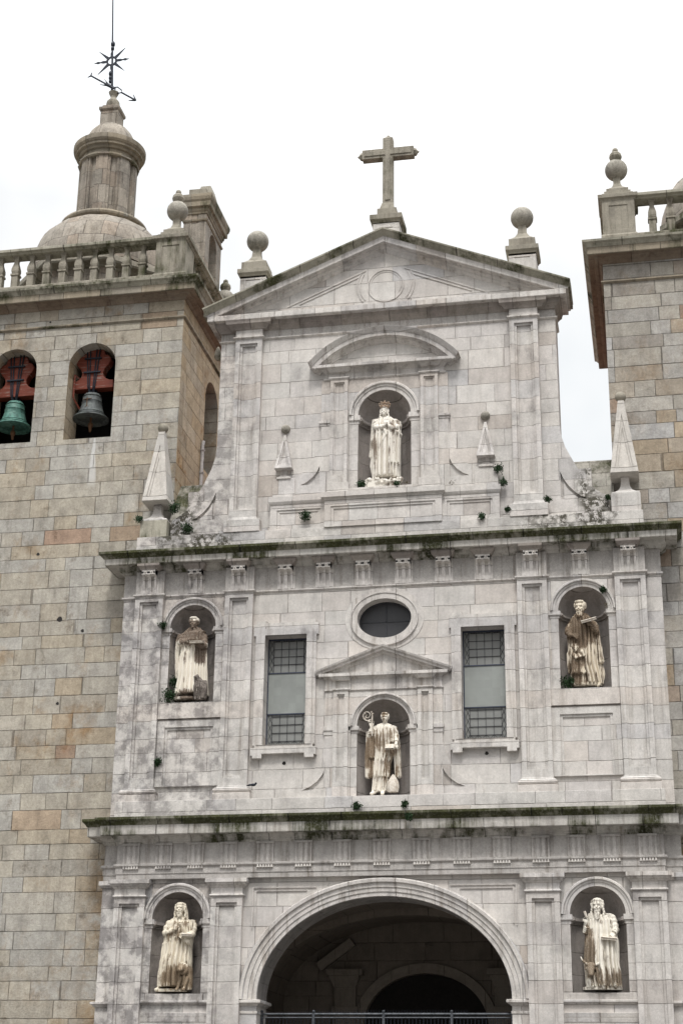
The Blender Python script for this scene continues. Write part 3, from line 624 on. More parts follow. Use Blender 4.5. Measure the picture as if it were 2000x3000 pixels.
# --- small pedimented frame round the middle niche
A = MB()
A2 = P('niche_surround', MB().plate([(-1.46, 7.6), (-1.46, 10.25), (1.46, 10.25), (1.46, 7.6)], [archhole(0, 7.61, 9.36, .815)], -.055, .02), m_pil, bevel=.004)
for s in (-1, 1):
    x0, x1 = sorted((s*.860, s*1.236))
    fr = MB().plate(rect(x0, x1, 7.6, 10.3), [rect(x0+.095, x1-.095, 8.0, 10.155)], -.135, 0)
    fr.plate(rect(x0+.095, x1-.095, 8.0, 10.155), [rect(x0+.125, x1-.125, 8.03, 10.125)], -.10, 0); fr.box(x0+.12, x1-.12, -.07, 0, 8.0, 10.15)
    P('small_pilaster', fr, m_pil, A2, .003)
    P('small_pilaster_cap', wrap(x0, x1, -.135, [(-.05, 10.235), (.015, 10.24), (.035, 10.265), (.035, 10.285), (-.05, 10.29)], 0).plan([(x0-.02, 0), (x0-.02, -.135), (x1+.02, -.135), (x1+.02, 0)], [(-.05, 10.50), (.01, 10.51), (.05, 10.57), (.08, 10.60), (-.05, 10.603)]), m_mold, A2, .003)
    xs = sorted((s*1.236, s*1.46))
    P('side_impost', MB().plan([(xs[0], 0), (xs[0], -.055), (xs[1], -.055), (xs[1], 0)], [(-.02, 9.15), (.015, 9.15), (.015, 9.24), (.04, 9.26), (.04, 9.35), (-.02, 9.36)]), m_mold, A2, .003)
    v_ = [(1.24, 7.6), (1.24, 9.1), (1.458, 9.1), (1.47, 8.9), (1.52, 8.68), (1.62, 8.42), (1.78, 8.18), (1.98, 8.0), (2.2, 7.88), (2.42, 7.82), (2.42, 7.6)]
    h_ = [(1.432, 7.80), (1.432, 8.335), (1.50, 8.17), (1.62, 8.02), (1.78, 7.90), (2.0, 7.80)]
    P('scroll_bracket', MB().plate([(s*x, z) for x, z in v_], [[(s*x, z) for x, z in h_]], -.058, .01), m_wall, A2, .003)
P('small_frieze', MB().plan([(-1.46, 0), (-1.46, -.055), (1.46, -.055), (1.46, 0)], [(-.02, 10.235), (.015, 10.24), (.035, 10.265), (.035, 10.285), (.0, 10.29), (.0, 10.54), (.04, 10.58), (.06, 10.60), (-.02, 10.60)]), m_mold, A2, .003)
ped = MB().plan([(-1.50, 0), (-1.50, -.06), (1.50, -.06), (1.50, 0)], [(-.06, 10.595), (.10, 10.60), (.11, 10.61), (.11, 10.685), (-.06, 10.70)])
pr = [(-.20, -.05), (-.20, .02), (-.16, .06), (-.12, .07), (-.12, .15), (-.075, .155), (-.07, .17), (-.045, .20), (0, .215), (.0, -.05)]
ped.elev([(-1.68, 10.765), (0, 11.385), (1.68, 10.765)], pr, 0)
ped.plate([(-1.5, 10.69), (0, 11.25), (1.5, 10.69)], [], -.012, .02)
for s in (-1, 1): ped.plan([(s*1.62-.06, 0), (s*1.62-.06, -.13), (s*1.62+.06, -.13), (s*1.62+.06, 0)], [(-.05, 10.64), (.0, 10.66), (.03, 10.70), (.04, 10.765), (-.05, 10.77)])
P('small_pediment', ped, m_mold, A2, .003)

# --- frame with the curved pediment round the upper niche
A3 = P('niche_surround', MB().plate([(-1.69, 15.5), (-1.69, 18.80), (1.69, 18.80), (1.69, 15.5)], [archhole(0, 15.51, 17.73, .945)], -.055, .02), m_pil, bevel=.004)
for s in (-1, 1):
    x0, x1 = sorted((s*.965, s*1.435))
    fr = MB().plate(rect(x0, x1, 15.6, 18.85), [rect(x0+.09, x1-.09, 16.0, 18.69)], -.135, 0)
    fr.plate(rect(x0+.09, x1-.09, 16.0, 18.69), [rect(x0+.13, x1-.13, 16.04, 18.65)], -.10, 0); fr.box(x0+.12, x1-.12, -.07, 0, 16.0, 18.68)
    P('small_pilaster', fr, m_pil, A3, .003)
    P('small_pilaster_base', MB().box(x0-.05, x1+.05, -.18, 0, 15.5, 15.80), m_pil, A3)
    P('small_pilaster_cap', wrap(x0, x1, -.135, [(-.05, 18.775), (.015, 18.78), (.04, 18.81), (.04, 18.835), (-.05, 18.84)], 0).plan([(x0-.02, 0), (x0-.02, -.135), (x1+.02, -.135), (x1+.02, 0)], [(-.05, 18.99), (.01, 19.0), (.05, 19.05), (.12, 19.10), (-.05, 19.103)]), m_mold, A3, .003)
    xs = sorted((s*1.435, s*1.70))
    P('side_impost', MB().plan([(xs[0], 0), (xs[0], -.055), (xs[1], -.055), (xs[1], 0)], [(-.02, 17.48), (.015, 17.48), (.015, 17.53), (.045, 17.55), (.045, 17.61), (-.02, 17.62)]), m_mold, A3, .003)
    v_ = [(1.43, 15.5), (1.43, 17.45), (1.67, 17.45), (1.69, 17.05), (1.74, 16.85), (1.80, 16.69), (1.94, 16.45), (2.12, 16.22), (2.32, 16.03), (2.42, 15.97), (2.42, 15.5)]
    h_ = [(1.71, 15.82), (1.71, 16.345), (1.78, 16.18), (1.90, 16.03), (2.05, 15.91), (2.215, 15.83)]
    P('scroll_bracket', MB().plate([(s*x, z) for x, z in v_], [[(s*x, z) for x, z in h_]], -.058, .01), m_wall, A3, .003)
P('small_frieze', MB().plan([(-1.60, 0), (-1.60, -.055), (1.60, -.055), (1.60, 0)], [(-.02, 18.775), (.015, 18.78), (.04, 18.81), (.04, 18.835), (.0, 18.84), (.0, 18.99), (.05, 19.04), (.10, 19.09), (-.02, 19.10)]), m_mold, A3, .003)
seg = MB().plan([(-1.72, .1), (-1.72, -.06), (1.72, -.06), (1.72, .1)], [(-.06, 19.07), (.08, 19.08), (.20, 19.085), (.215, 19.095), (.215, 19.175), (-.06, 19.20)])
a0 = math.degrees(math.acos(2.02/2.627))
path = arc(0, 17.54, 2.627, 2.627, 180-a0, a0, 44)
seg.elev(path, [(-.37, -.05), (-.35, .05), (-.31, .07), (-.27, .13), (-.245, .14), (-.24, .27), (-.13, .28), (-.12, .30), (-.02, .37), (.0, .38), (.02, -.05)], 0)
sg = P('curved_pediment', seg, m_mold, A3, .003)
tp = arc(0, 17.45, 2.5, 2.5, 180-46, 46, 20)
P('tympanum', MB().plate([(-1.7, 19.15)]+tp+[(1.7, 19.15)], [], -.012, .02), m_wall, A3, 0)
for s in (-1, 1):
    ang = R(a0) if s > 0 else PI-R(a0)

# --- parapet blocks under the upper niche
par = MB(); pm = [(-.05, 15.25), (.01, 15.265), (.03, 15.30), (.05, 15.345), (.05, 15.48), (-.2, 15.495)]
pb = P('parapet', MB().plate(rect(-2.98, 2.98, 14.55, 15.26), [rect(-2.80, -1.64, 14.60, 15.12), rect(1.64, 2.80, 14.60, 15.12)], -.15, .02), m_wall, bevel=.004)
P('parapet_cap', MB().plan([(-2.98, 0), (-2.98, -.15), (2.98, -.15), (2.98, 0)], pm), m_wall, pb, .004)
pn = MB()
for s in (-1, 1):
    a, b = sorted((s*1.64, s*2.80)); pn.plate(rect(a, b, 14.60, 15.12), [rect(a+.07, b-.07, 14.60+.01, 15.05)], -.125, .02).box(a+.06, b-.06, -.105, .02, 14.6, 15.06)
pn.plate(rect(-1.525, 1.525, 14.55, 15.27), [rect(-1.355, 1.355, 14.57, 15.115)], -.25, .02).plate(rect(-1.355, 1.355, 14.57, 15.115), [rect(-1.28, 1.28, 14.58, 15.05)], -.225, .02).box(-1.29, 1.29, -.20, .02, 14.57, 15.06)
P('parapet_panel', pn, m_wall, pb, .004)
P('parapet_cap', MB().plan([(-1.525, 0), (-1.525, -.25), (1.525, -.25), (1.525, 0)], [(-.05, 15.27), (.01, 15.28), (.03, 15.32), (.08, 15.35), (.08, 15.49), (-.3, 15.505)]), m_wall, pb, .004)

# --- gable: cornice, raking cornice, incised ornament
gq = [(-4.545, .9), (-4.545, 0.0), (4.545, 0.0), (4.545, .9)]
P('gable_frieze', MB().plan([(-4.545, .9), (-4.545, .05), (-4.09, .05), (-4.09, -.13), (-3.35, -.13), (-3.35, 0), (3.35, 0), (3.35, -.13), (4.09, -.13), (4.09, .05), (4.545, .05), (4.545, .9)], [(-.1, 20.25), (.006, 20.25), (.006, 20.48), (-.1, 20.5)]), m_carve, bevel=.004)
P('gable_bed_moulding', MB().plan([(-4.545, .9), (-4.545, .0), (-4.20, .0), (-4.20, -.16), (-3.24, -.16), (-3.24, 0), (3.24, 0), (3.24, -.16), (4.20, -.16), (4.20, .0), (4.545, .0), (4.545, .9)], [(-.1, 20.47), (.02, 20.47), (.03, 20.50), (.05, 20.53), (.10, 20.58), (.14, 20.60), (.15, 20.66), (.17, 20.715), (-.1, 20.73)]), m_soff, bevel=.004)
P('gable_cornice', MB().plan(gq, [(-.1, 20.70), (.17, 20.715), (.31, 20.71), (.325, 20.72), (.325, 20.875), (-.1, 20.89)]), m_mold)
sl = math.hypot(5.0, 2.06)/5.0      # vertical thickness to normal thickness
rk = [(-.575, 1.0), (-.575, 0.0), (-.56, .02), (-.50, .06), (-.46, .07), (-.42, .13), (-.375, .145), (-.375, .29), (-.36, .30), (-.205, .30), (-.19, .315), (-.19, 1.0)]
def rake(prof_, y1=-1.0):
    pts = [(-5.0, 21.08), (0, 23.14), (5.0, 21.08)]
    return MB().elev(pts, [(n_/sl*.98, (p_ if p_ < .99 else y1)) for n_, p_ in prof_], 0)
def clipped(mb, zmin):   # cut the raking cornice off where it meets the level one
    bm = bmesh.new(); vs_ = [bm.verts.new(p) for p in mb.v]
    for f in mb.f:
        try: bm.faces.new([vs_[i] for i in f])
        except ValueError: pass
    r_ = bmesh.ops.bisect_plane(bm, geom=bm.verts[:]+bm.edges[:]+bm.faces[:], plane_co=(0, 0, zmin), plane_no=(0, 0, -1), clear_outer=True)
    bmesh.ops.holes_fill(bm, edges=[e for e in bm.edges if e.is_boundary], sides=0)
    o_ = MB(); bm.verts.index_update(); o_.v = [tuple(v.co) for v in bm.verts]; o_.f = [tuple(v.index for v in f.verts) for f in bm.faces]; bm.free(); return o_
rc = P('raking_cornice', clipped(rake(rk), 20.88), m_mold, bevel=.004)
P('raking_cornice_top', clipped(rake([(-.195, .99), (-.195, .32), (-.17, .33), (-.12, .38), (-.06, .43), (-.05, .455), (.0, .46), (.015, .0), (.0, 1.0)]), 20.90), m_mossl, rc, .004)
for s in (-1, 1):   # the cyma returns along the side of the gable
    P('cornice_return', MB().box(*sorted((s*4.86, s*4.99)), -.30, .95, 20.90, 21.05), m_mossl, rc)
orn = MB()
def line(p, q, t=.014, d=.024):
    orn.elev([p, q] if p[0] < q[0] else [q, p], [(-t, -.02), (-t, d), (t, d), (t, -.02)], 0)
for s in (-1, 1):
    for (a, b), (c, d) in (((.535, 22.07), (2.70, 21.145)), ((.74, 21.88), (2.36, 21.20))): line((s*a, b), (s*c, d))
orn.elev(arc(.02, 21.575, .485, .485, 0, 359.9, 48), [(-.016, -.02), (-.016, .02), (.016, .02), (.016, -.02)], 0)
orn.elev(arc(.02, 21.575, .42, .42, -30, 210, 36), [(-.010, -.02), (-.010, .012), (.010, .012), (.010, -.02)], 0)
for rr_ in (.785, .70):
    orn.elev(arc(.02, 21.6, rr_, rr_, 32, -38, 14), [(-.014, -.02), (-.014, .02), (.014, .02), (.014, -.02)], 0)
    orn.elev(arc(.02, 21.6, rr_, rr_, 218, 148, 14), [(-.014, -.02), (-.014, .02), (.014, .02), (.014, -.02)], 0)
P('gable_ornament', orn, m_wall, bevel=0)

# small obelisks carved in relief on the upper wall
for s in (-1, 1):
    x = s*2.655
    mb = MB().taper(x, 0, 16.285, 17.29, .238, .17, .025, .05)
    R_ = P('relief_obelisk', mb, m_pil, bevel=.004)
    slope = lambda X, Y_, Z: (X, -.17+.12*(Z-16.285)/1.005+Y_, Z)
    e = MB().plate([(x-.232, 16.29), (x-.025, 17.27), (x+.025, 17.27), (x+.232, 16.29)], [[(x-.15, 16.37), (x, 17.10), (x+.15, 16.37)]], -.055, .01, xf=slope)
    e.plate([(x-.15, 16.37), (x, 17.10), (x+.15, 16.37)], [[(x-.10, 16.40), (x, 16.90), (x+.10, 16.40)]], -.025, .01, xf=slope)
    P('raised_border', e, m_pil, R_, 0)
    P('relief_ball', MB().ball((x, -.01, 17.482), .125), m_ball, R_, 0, smooth='all')
    nk = [(.19, 16.02), (.19, 16.06), (.12, 16.10), (.085, 16.17), (.08, 16.285)]
    P('relief_foot', MB().lathe(x, 0, [(a*1.41, b) for a, b in nk], 4, 1, .7, PI/4), m_pil, R_, 0)
    P('relief_base', MB().box(x-.30, x+.30, -.10, 0, 15.49, 16.03), m_wall, R_)

# --- the porch behind the great arch
V = MB(); n = 32
v0 = [(3.95*math.cos(PI*i/n), 3.35+2.15*math.sin(PI*i/n)) for i in range(n+1)]
V.add([(x, .9, z) for x, z in v0]+[(x, 7.0, z) for x, z in v0], [(i, i+1, n+2+i, n+1+i) for i in range(n)])
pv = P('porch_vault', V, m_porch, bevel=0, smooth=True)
pw = MB().plate([(-4.2, GZ), (-4.2, 5.6), (4.2, 5.6), (4.2, GZ)]+[(1.70, GZ)]+arc(0, 2.75, 1.70, 1.38, 0, 180, 24)+[(-1.70, GZ)], [], 7.0, 7.3)
pw.box(-4.25, -3.95, .9, 7.0, GZ, 3.4).box(3.95, 4.25, .9, 7.0, GZ, 3.4)
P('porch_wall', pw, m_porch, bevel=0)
pr2 = []
for i in range(33):
    a = PI-PI*i/32; pr2.append([((1.70+q_)*math.cos(a), 7.0-p_, 2.75+(1.38+q_)*math.sin(a)) for q_, p_ in [(0, -.25), (0, .06), (.12, .08), (.26, .12), (.28, -.02)]])
P('portal_arch', MB().sweep(pr2), m_portal, bevel=0)
P('porch_vault_rib', MB().sweep([[((3.9+q_)*math.cos(PI-PI*i/32), 4.2+p_, 3.32+(2.1+q_)*math.sin(PI-PI*i/32)) for q_, p_ in [(.1, -.2), (-.10, -.2), (-.10, .2), (.1, .2)]] for i in range(33)]), m_porch, bevel=0)
for s in (-1, 1):
    x = s*2.2
    pl_ = MB().box(x-.30, x+.30, 6.82, 7.0, GZ, 3.95).taper(x, 6.9, 3.75, 4.06, .30, .12, .44, .2)
    pl_.box(x-.5, x+.5, 6.65, 7.0, 4.06, 4.23).box(x-.36, x+.36, 6.75, 7.0, 3.1, 3.25)
    P('portal_pilaster', pl_, m_portal)
    P('broken_pediment', MB().elev([(s*2.95, 4.30), (s*2.0, 4.98)] if s < 0 else [(2.0, 4.98), (2.95, 4.30)], [(-.13, -.05), (-.13, .2), (.10, .32), (.12, -.05)], 7.0), m_portal)
P('portal_boss', MB().lathe(.1, 7.0, [(.01, 4.84), (.12, 4.86), (.12, 4.88)], 16), m_porch, bevel=0)
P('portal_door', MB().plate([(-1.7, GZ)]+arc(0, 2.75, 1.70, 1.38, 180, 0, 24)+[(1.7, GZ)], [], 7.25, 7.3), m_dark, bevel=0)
# nave behind
nv = MB().plate([(-5.8, GZ), (-5.8, 15.2), (0, 18.2), (5.8, 15.2), (5.8, GZ)], [], 1.3, 1.5).plate([(-5.8, GZ), (-5.8, 15.2), (0, 18.2), (5.8, 15.2), (5.8, GZ)], [], 34, 34.3)
nv.box(-5.8, -5.6, 7.5, 34, GZ, 15.2).box(5.6, 5.8, 7.5, 34, GZ, 15.2)
# keep the porch clear
nv = MB().plate([(-5.8, 6.2), (-5.8, 15.2), (0, 18.2), (5.8, 15.2), (5.8, 6.2)], [], 1.3, 1.5).box(-5.8, -5.6, 7.5, 34, GZ, 15.2).box(5.6, 5.8, 7.5, 34, GZ, 15.2).box(-5.8, 5.8, 34, 34.3, GZ, 15.2)
P('nave_wall', nv, m_tower, bevel=0)
P('nave_roof', MB().elev([(-5.9, 15.15), (0, 18.25), (5.9, 15.15)], [(0, -34.5), (0, -1.2), (.2, -1.2), (.2, -34.5)], 0), m_tile, bevel=0)

# sloping stone copings that tie the upper storey to the towers
for s, lab in ((-1, 'lichen-stained sloping stone coping between the left belfry and the upper storey'), (1, 'lichen-stained sloping stone coping between the upper storey and the right tower')):
    x0, x1 = sorted((s*4.5, s*5.84))
    prof = [(.30, 14.5), (.30, 15.2), (.62, 15.75), (1.15, 16.52), (1.35, 16.52), (1.35, 14.5)]
    o = obj('sloping_coping', MB().sweep([[(x, y, z) for y, z in prof] for x in (x0, x1)]), m_cope, None, .01, loc=(s*5.2, .8, 14.5))
    tag(o, lab, 'coping')

def disc(x, z, y, r=.045):  # flat disc, coloured dark to paint the shade inside a small hole
    ang = [2*PI*i/12 for i in range(12)]
    return MB().add([(x+r*math.cos(a)*(1+.2*math.sin(3*a+x)), y-.006, z+r*math.sin(a)) for a in ang]+[(x+r*math.cos(a), y+.02, z+r*math.sin(a)) for a in ang], [tuple(range(12))]+[(i, (i+1) % 12, 12+(i+1) % 12, 12+i) for i in range(12)])
for x, z in ((-2.47, 8.50), (2.515, 8.60), (-5.575, 6.15)): P('putlog_hole', disc(x, z, 0), m_dark, bevel=0)
# ------------------------------------------------------------------ iron gate in the porch
G_ = thing('iron_gate', 'dark iron gate with spiked top rail closing the great arch', 'gate', (0, .4, GZ))
obj('top_rail', MB().tube([(-2.95, .4, 2.62), (2.95, .4, 2.62)], .028, 8).tube([(-2.95, .4, 2.54), (2.95, .4, 2.54)], .018, 8).tube([(-2.95, .4, 1.2), (2.95, .4, 1.2)], .025, 8), m_gate, G_)
bars = MB()
for i in range(70): bars.box(-2.93+i*.085-.007, -2.93+i*.085+.007, .393, .407, GZ, 2.54 if i % 2 else 2.5)
obj('bars', bars, m_iron, G_)
sp = MB()
for i in range(60): sp.taper(-2.0+i*.066, .46, 2.60, 2.72, .008, .008, .002, .002)
obj('spikes', sp, m_iron, G_)
for x in (-2.94, -1.7, -.04, 1.55, 2.94): obj('post', MB().box(x-.03, x+.03, .37, .43, GZ, 2.65).ball((x, .4, 2.68), .035, 8, 6), m_gate, G_)

# ------------------------------------------------------------------ cross, ball finials, obelisks
X = thing('stone_cross', 'carved stone cross on a stepped pedestal at the peak of the gable', 'cross', (0, .5, 23.0))
obj('pedestal', MB().box(-.37, .37, .13, .87, 22.7, 23.68), m_pil, X, .01)
obj('pedestal_cap', MB().plan([(-.37, .13), (.37, .13), (.37, .87), (-.37, .87)], [(-.3, 23.62), (.02, 23.63), (.03, 23.68), (.08, 23.72), (.08, 23.87), (-.3, 23.89)], closed=True).box(-.37, .37, .13, .87, 23.6, 23.885).box(-.27, .27, .23, .77, 23.885, 24.16).taper(0, .5, 24.16, 24.40, .22, .22, .155, .155), m_bal, X, .008)
obj('pedestal_panel', MB().plate(rect(-.25, .25, 22.8, 23.52), [rect(-.20, .20, 22.85, 23.47)], .115, .14), m_pil, X, .003)
cs = MB().plate([(-.145, 24.38), (-.145, 25.92), (-.74, 25.92), (-.74, 26.22), (-.145, 26.22), (-.145, 26.56), (.145, 26.56), (.145, 26.22), (.74, 26.22), (.74, 25.92), (.145, 25.92), (.145, 24.38)], [], .38, .62)
cs.plate([(-.075, 24.5), (-.075, 26.0), (-.68, 26.0), (-.68, 26.14), (-.075, 26.14), (-.075, 26.5), (.075, 26.5), (.075, 26.14), (.68, 26.14), (.68, 26.0), (.075, 26.0), (.075, 24.5)], [], .355, .38)
obj('cross_arms', cs, m_bal, X, .012)
kn = MB().taper(0, .5, 26.56, 26.62, .145, .12, .08, .07).taper(0, .5, 26.62, 26.72, .07, .06, .01, .01)
for s in (-1, 1): kn.lathe(0, 0, [(.0, 0)], 3, cap=False) if False else kn.tube([(s*.74, .5, 26.07), (s*.80, .5, 26.07), (s*.84, .5, 26.07), (s*.89, .5, 26.07)], [.12, .11, .05, .012], 6)
obj('cross_tips', kn, m_bal, X, .004)

def ball_finial(x, y, zb, lab):
    o = thing('ball_finial', lab, 'finial', (x, y, zb), 'ball finials on the gable slopes')
    a = .37
    obj('pedestal', MB().box(x-a, x+a, y-.37, y+.37, zb-.9, zb+.30), m_pil, o, .01)
    obj('pedestal_panel', MB().plate(rect(x-.26, x+.26, zb-.7, zb+.20), [rect(x-.205, x+.205, zb-.65, zb+.145)], y-.385, y-.36), m_pil, o, .003)
    obj('pedestal_cap', MB().plan([(x-a, y-a), (x+a, y-a), (x+a, y+a), (x-a, y+a)], [(-.3, zb+.25), (.02, zb+.26), (.03, zb+.30), (.075, zb+.36), (.075, zb+.49), (-.3, zb+.50)], closed=True).box(x-a, x+a, y-a, y+a, zb+.2, zb+.495).box(x-.355, x+.355, y-.355, y+.355, zb+.495, zb+.745), m_bal, o, .01)
    nk = [(.33, zb+.745), (.30, zb+.78), (.20, zb+.88), (.13, zb+1.02), (.11, zb+1.2), (.11, zb+1.30)]
    obj('neck', MB().lathe(x, y, [(p*1.41, z) for p, z in nk], 4, 1, 1, PI/4), m_bal, o, .006)
    obj('ball', MB().ball((x, y, zb+1.57), .312), m_ball, o, smooth='all')
    return o
ball_finial(-3.73, .45, 22.0, 'stone ball on a square pedestal, on the left slope of the gable')
ball_finial(3.73, .45, 22.0, 'stone ball on a square pedestal, on the right slope of the gable')

def obelisk(x, lab, mat2):
    y = .22
    o = thing('obelisk', lab, 'obelisk', (x, y, 14.56), 'obelisks at the ends of the upper storey')
    a = .365
    obj('plinth', MB().box(x-a, x+a, y-a, y+a, 14.55, 15.055), mat2, o, .012)
    nk = [(.355, 15.055), (.345, 15.10), (.26, 15.14), (.17, 15.22), (.12, 15.33), (.105, 15.45), (.105, 15.60)]
    obj('neck', MB().lathe(x, y, [(p*1.41, z) for p, z in nk], 4, 1, 1, PI/4), m_pil, o, .006)
    obj('spire', MB().taper(x, y, 15.60, 17.74, .355, .355, .075, .075), m_obel, o, .012)
    slope = lambda X, Y_, Z: (X, y-.355+.28*(Z-15.6)/2.14+Y_, Z)
    e = MB().plate([(x-.345, 15.61), (x-.075, 17.70), (x+.075, 17.70), (x+.345, 15.61)], [[(x-.235, 15.72), (x, 17.30), (x+.235, 15.72)]], -.06, .01, xf=slope)
    e.plate([(x-.235, 15.72), (x, 17.30), (x+.235, 15.72)], [[(x-.165, 15.76), (x, 16.95), (x+.165, 15.76)]], -.028, .01, xf=slope)
    obj('raised_border', e, m_obel, o)
    obj('ball', MB().ball((x, y, 17.86), .143), m_bal, o, smooth='all')
obelisk(-6.13, 'stone obelisk with a ball on top, standing in front of the left bell tower', m_mossl)
obelisk(6.13, 'stone obelisk with a ball on top, standing in front of the right tower', m_pil)
# ------------------------------------------------------------------ bell towers
def tower(s, label, mat):
    cx = s*9.62; T = thing('bell_tower', label, 'bell tower', (cx, 3.75, GZ), 'bell towers beside the church front')
    hx, y0, y1 = 3.78, .6, 6.9
    xi, xo = cx-s*hx, cx+s*hx
    def TP(n_, mb, m=mat, par=T, bev=0, **k): return obj(n_, mb, m, par, bev, **k)
    wh = [archhole(cx-1.17, 17.9, 20.15, .69), archhole(cx+1.17, 17.9, 20.15, .69)]
    if s > 0: wh = [archhole(cx-1.12, 17.9, 20.15, .60), archhole(cx+1.17, 17.9, 20.15, .69)]
    a, b = sorted((xi, xo))
    TP('wall', MB().plate(rect(a, b, GZ, 22.02), wh, y0, y0+.9), bev=0)
    TP('wall', MB().plate(rect(a, b, GZ, 22.02), [], y1-.9, y1))
    for xx, dd in ((xi, s*.9), (xo, -s*.9)):
        hole = [archhole(3.78, 17.9, 20.15, .69)]
        mb = MB().plate(rect(y0+.9, y1-.9, GZ, 22.02), hole, 0, 1, xf=lambda X, Y_, Z: (xx+dd*Y_, X, Z))
        TP('wall', mb)
    TP('floor_slab', MB().box(a+.9, b-.9, y0+.9, y1-.9, 17.4, 17.6), m_dark)
    TP('ceiling', MB().box(a+.9, b-.9, y0+.9, y1-.9, 21.5, 21.7), m_dark)
    TP('inner_partition', MB().box(a+.9, b-.9, 3.0, 3.1, 17.6, 21.5) if s < 0 else MB().box(a+.9, b-.9, 3.0, 3.1, 17.6, 21.5), m_dark)
    sq = [(a, y0), (b, y0), (b, y1), (a, y1)]
    z = 21.40
    TP('string_course', MB().plan(sq, [(-.05, z), (.02, z), (.025, z+.02), (.06, z+.035), (.06, z+.075), (-.05, z+.09)], closed=True), m_tmold, bev=.004)
    cn = TP('cornice', MB().plan(sq, [(-.2, 22.0), (.02, 22.0), (.05, 22.03), (.07, 22.06), (.20, 22.10), (.215, 22.13), (.36, 22.125), (.38, 22.14), (.38, 22.33), (.39, 22.34), (-.2, 22.36)], closed=True), m_tmold, bev=.004)
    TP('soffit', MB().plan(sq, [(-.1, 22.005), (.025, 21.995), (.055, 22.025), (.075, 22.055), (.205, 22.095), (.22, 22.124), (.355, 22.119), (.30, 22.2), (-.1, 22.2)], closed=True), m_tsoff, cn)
    TP('cornice_top', MB().plan(sq, [(-.2, 22.335), (.395, 22.335), (.41, 22.36), (.45, 22.42), (.50, 22.46), (.51, 22.52), (-.5, 22.58)], closed=True), m_mossl, cn)
    TP('roof_terrace', MB().box(a, b, y0, y1, 22.4, 22.55), m_bal)
    # balustrade
    e = .03
    bq = [(a+e, y0+e), (b-e, y0+e), (b-e, y1-e), (a+e, y1-e)]
    B = TP('balustrade', MB().plan(bq, [(-.45, 22.5), (.0, 22.5), (.0, 22.90), (-.03, 22.93), (-.45, 22.93)], closed=True), m_bal, bev=.01)
    TP('handrail', MB().plan(bq, [(-.46, 23.99), (-.04, 23.99), (-.02, 24.03), (.05, 24.05), (.05, 24.14), (-.5, 24.16)], closed=True), m_mossl, B, .008)
    def baluster():
        mb = MB().box(-.10, .10, -.10, .10, 22.93, 23.36).box(-.125, .125, -.125, .125, 23.36, 23.42)
        mb.lathe(0, 0, [(r_*1.30, z_) for r_, z_ in [(.085, 23.42), (.105, 23.45), (.122, 23.52), (.118, 23.60), (.092, 23.70), (.068, 23.79), (.064, 23.87), (.082, 23.90), (.082, 23.94)]], 4, 1, 1, PI/4)
        mb.box(-.095, .095, -.095, .095, 23.935, 23.995); return mb
    def place(x, y, first=[None]):
        if first[0] is None:
            m_ = baluster(); m_.v = [(p[0]+x, p[1]+y, p[2]) for p in m_.v]
            o_ = obj('baluster', m_, m_bal, B, .004); first[0] = (o_, x, y); return
        o0, x0_, y0_ = first[0]; c = o0.copy(); C.objects.link(c); c.parent = B; OFF[c.name] = OFF[o0.name]; c.location = (x-x0_, y-y0_, 0)
    fst = [None]
    k = 0
    while k < 12:
        x = xi+s*(1.40+.485*k)
        if abs(x-xo) < 1.2: break
        place(x, y0+.26, fst); k += 1
    for k in range(8): place(xi+s*.26, y0+1.45+.55*k, fst)
    # corner pedestals with balls
    for px, py, vis in ((xi+s*.50, y0+.44, 1), (xo-s*.50, y0+.44, 0), (xi+s*.50, y1-.44, 0), (xo-s*.5, y1-.44, 0)):
        p_ = TP('corner_pedestal', MB().box(px-.44, px+.44, py-.435, py+.435, 22.5, 23.98).plate(rect(px-.44, px+.44, 22.5, 23.98), [rect(px-.25, px+.25, 23.05, 23.80)], py-.455, py-.43).plan([(px-.44, py-.435), (px+.44, py-.435), (px+.44, py+.435), (px-.44, py+.435)], [(-.3, 22.5), (.05, 22.5), (.05, 22.86), (.02, 22.92), (-.3, 22.95)], closed=True), m_bal, bev=.01)
        TP('pedestal_cap', MB().plan([(px-.44, py-.435), (px+.44, py-.435), (px+.44, py+.435), (px-.44, py+.435)], [(-.43, 23.93), (.02, 23.95), (.04, 24.0), (.09, 24.03), (.10, 24.13), (-.43, 24.15)], closed=True).box(px-.42, px+.42, py-.42, py+.42, 24.12, 24.22).box(px-.36, px+.36, py-.36, py+.36, 24.22, 24.32).box(px-.30, px+.30, py-.30, py+.30, 24.32, 24.44), m_bal, p_, .01)
        nk = [(.26, 24.44), (.22, 24.50), (.14, 24.58), (.10, 24.70), (.10, 24.92)]
        TP('neck', MB().lathe(px, py, [(q_*1.41, z_) for q_, z_ in nk], 4, 1, 1, PI/4), m_bal, p_, .006)
        zc = 25.19
        TP('ball', MB().ball((px, py, zc), .312), m_ball, p_, smooth='all')
        TP('ball_knob', MB().lathe(px, py, [(.10, zc+.26), (.15, zc+.33), (.178, zc+.42), (.165, zc+.50), (.12, zc+.56), (.07, zc+.58), (.085, zc+.62), (.075, zc+.68), (.03, zc+.72), (.0, zc+.73)], 20), m_bal, p_, smooth=True)
    if s < 0:
        for hx_, hz_, hr_ in ((-8.82, 12.68, .075), (-8.16, 12.33, .045), (-8.70, 10.38, .04), (-9.585, 14.555, .045), (-9.81, 21.62, .03)): TP('putlog_hole', disc(hx_, hz_, y0, hr_), m_dark)
    # dome on an octagonal drum, with lantern
    dx, dy = (cx if s < 0 else cx+.12), 3.80
    rot = PI/8
    TP('drum', MB().lathe(dx, dy, [(2.12, 22.5), (2.12, 24.10)], 8, 1, 1, rot), m_lan)
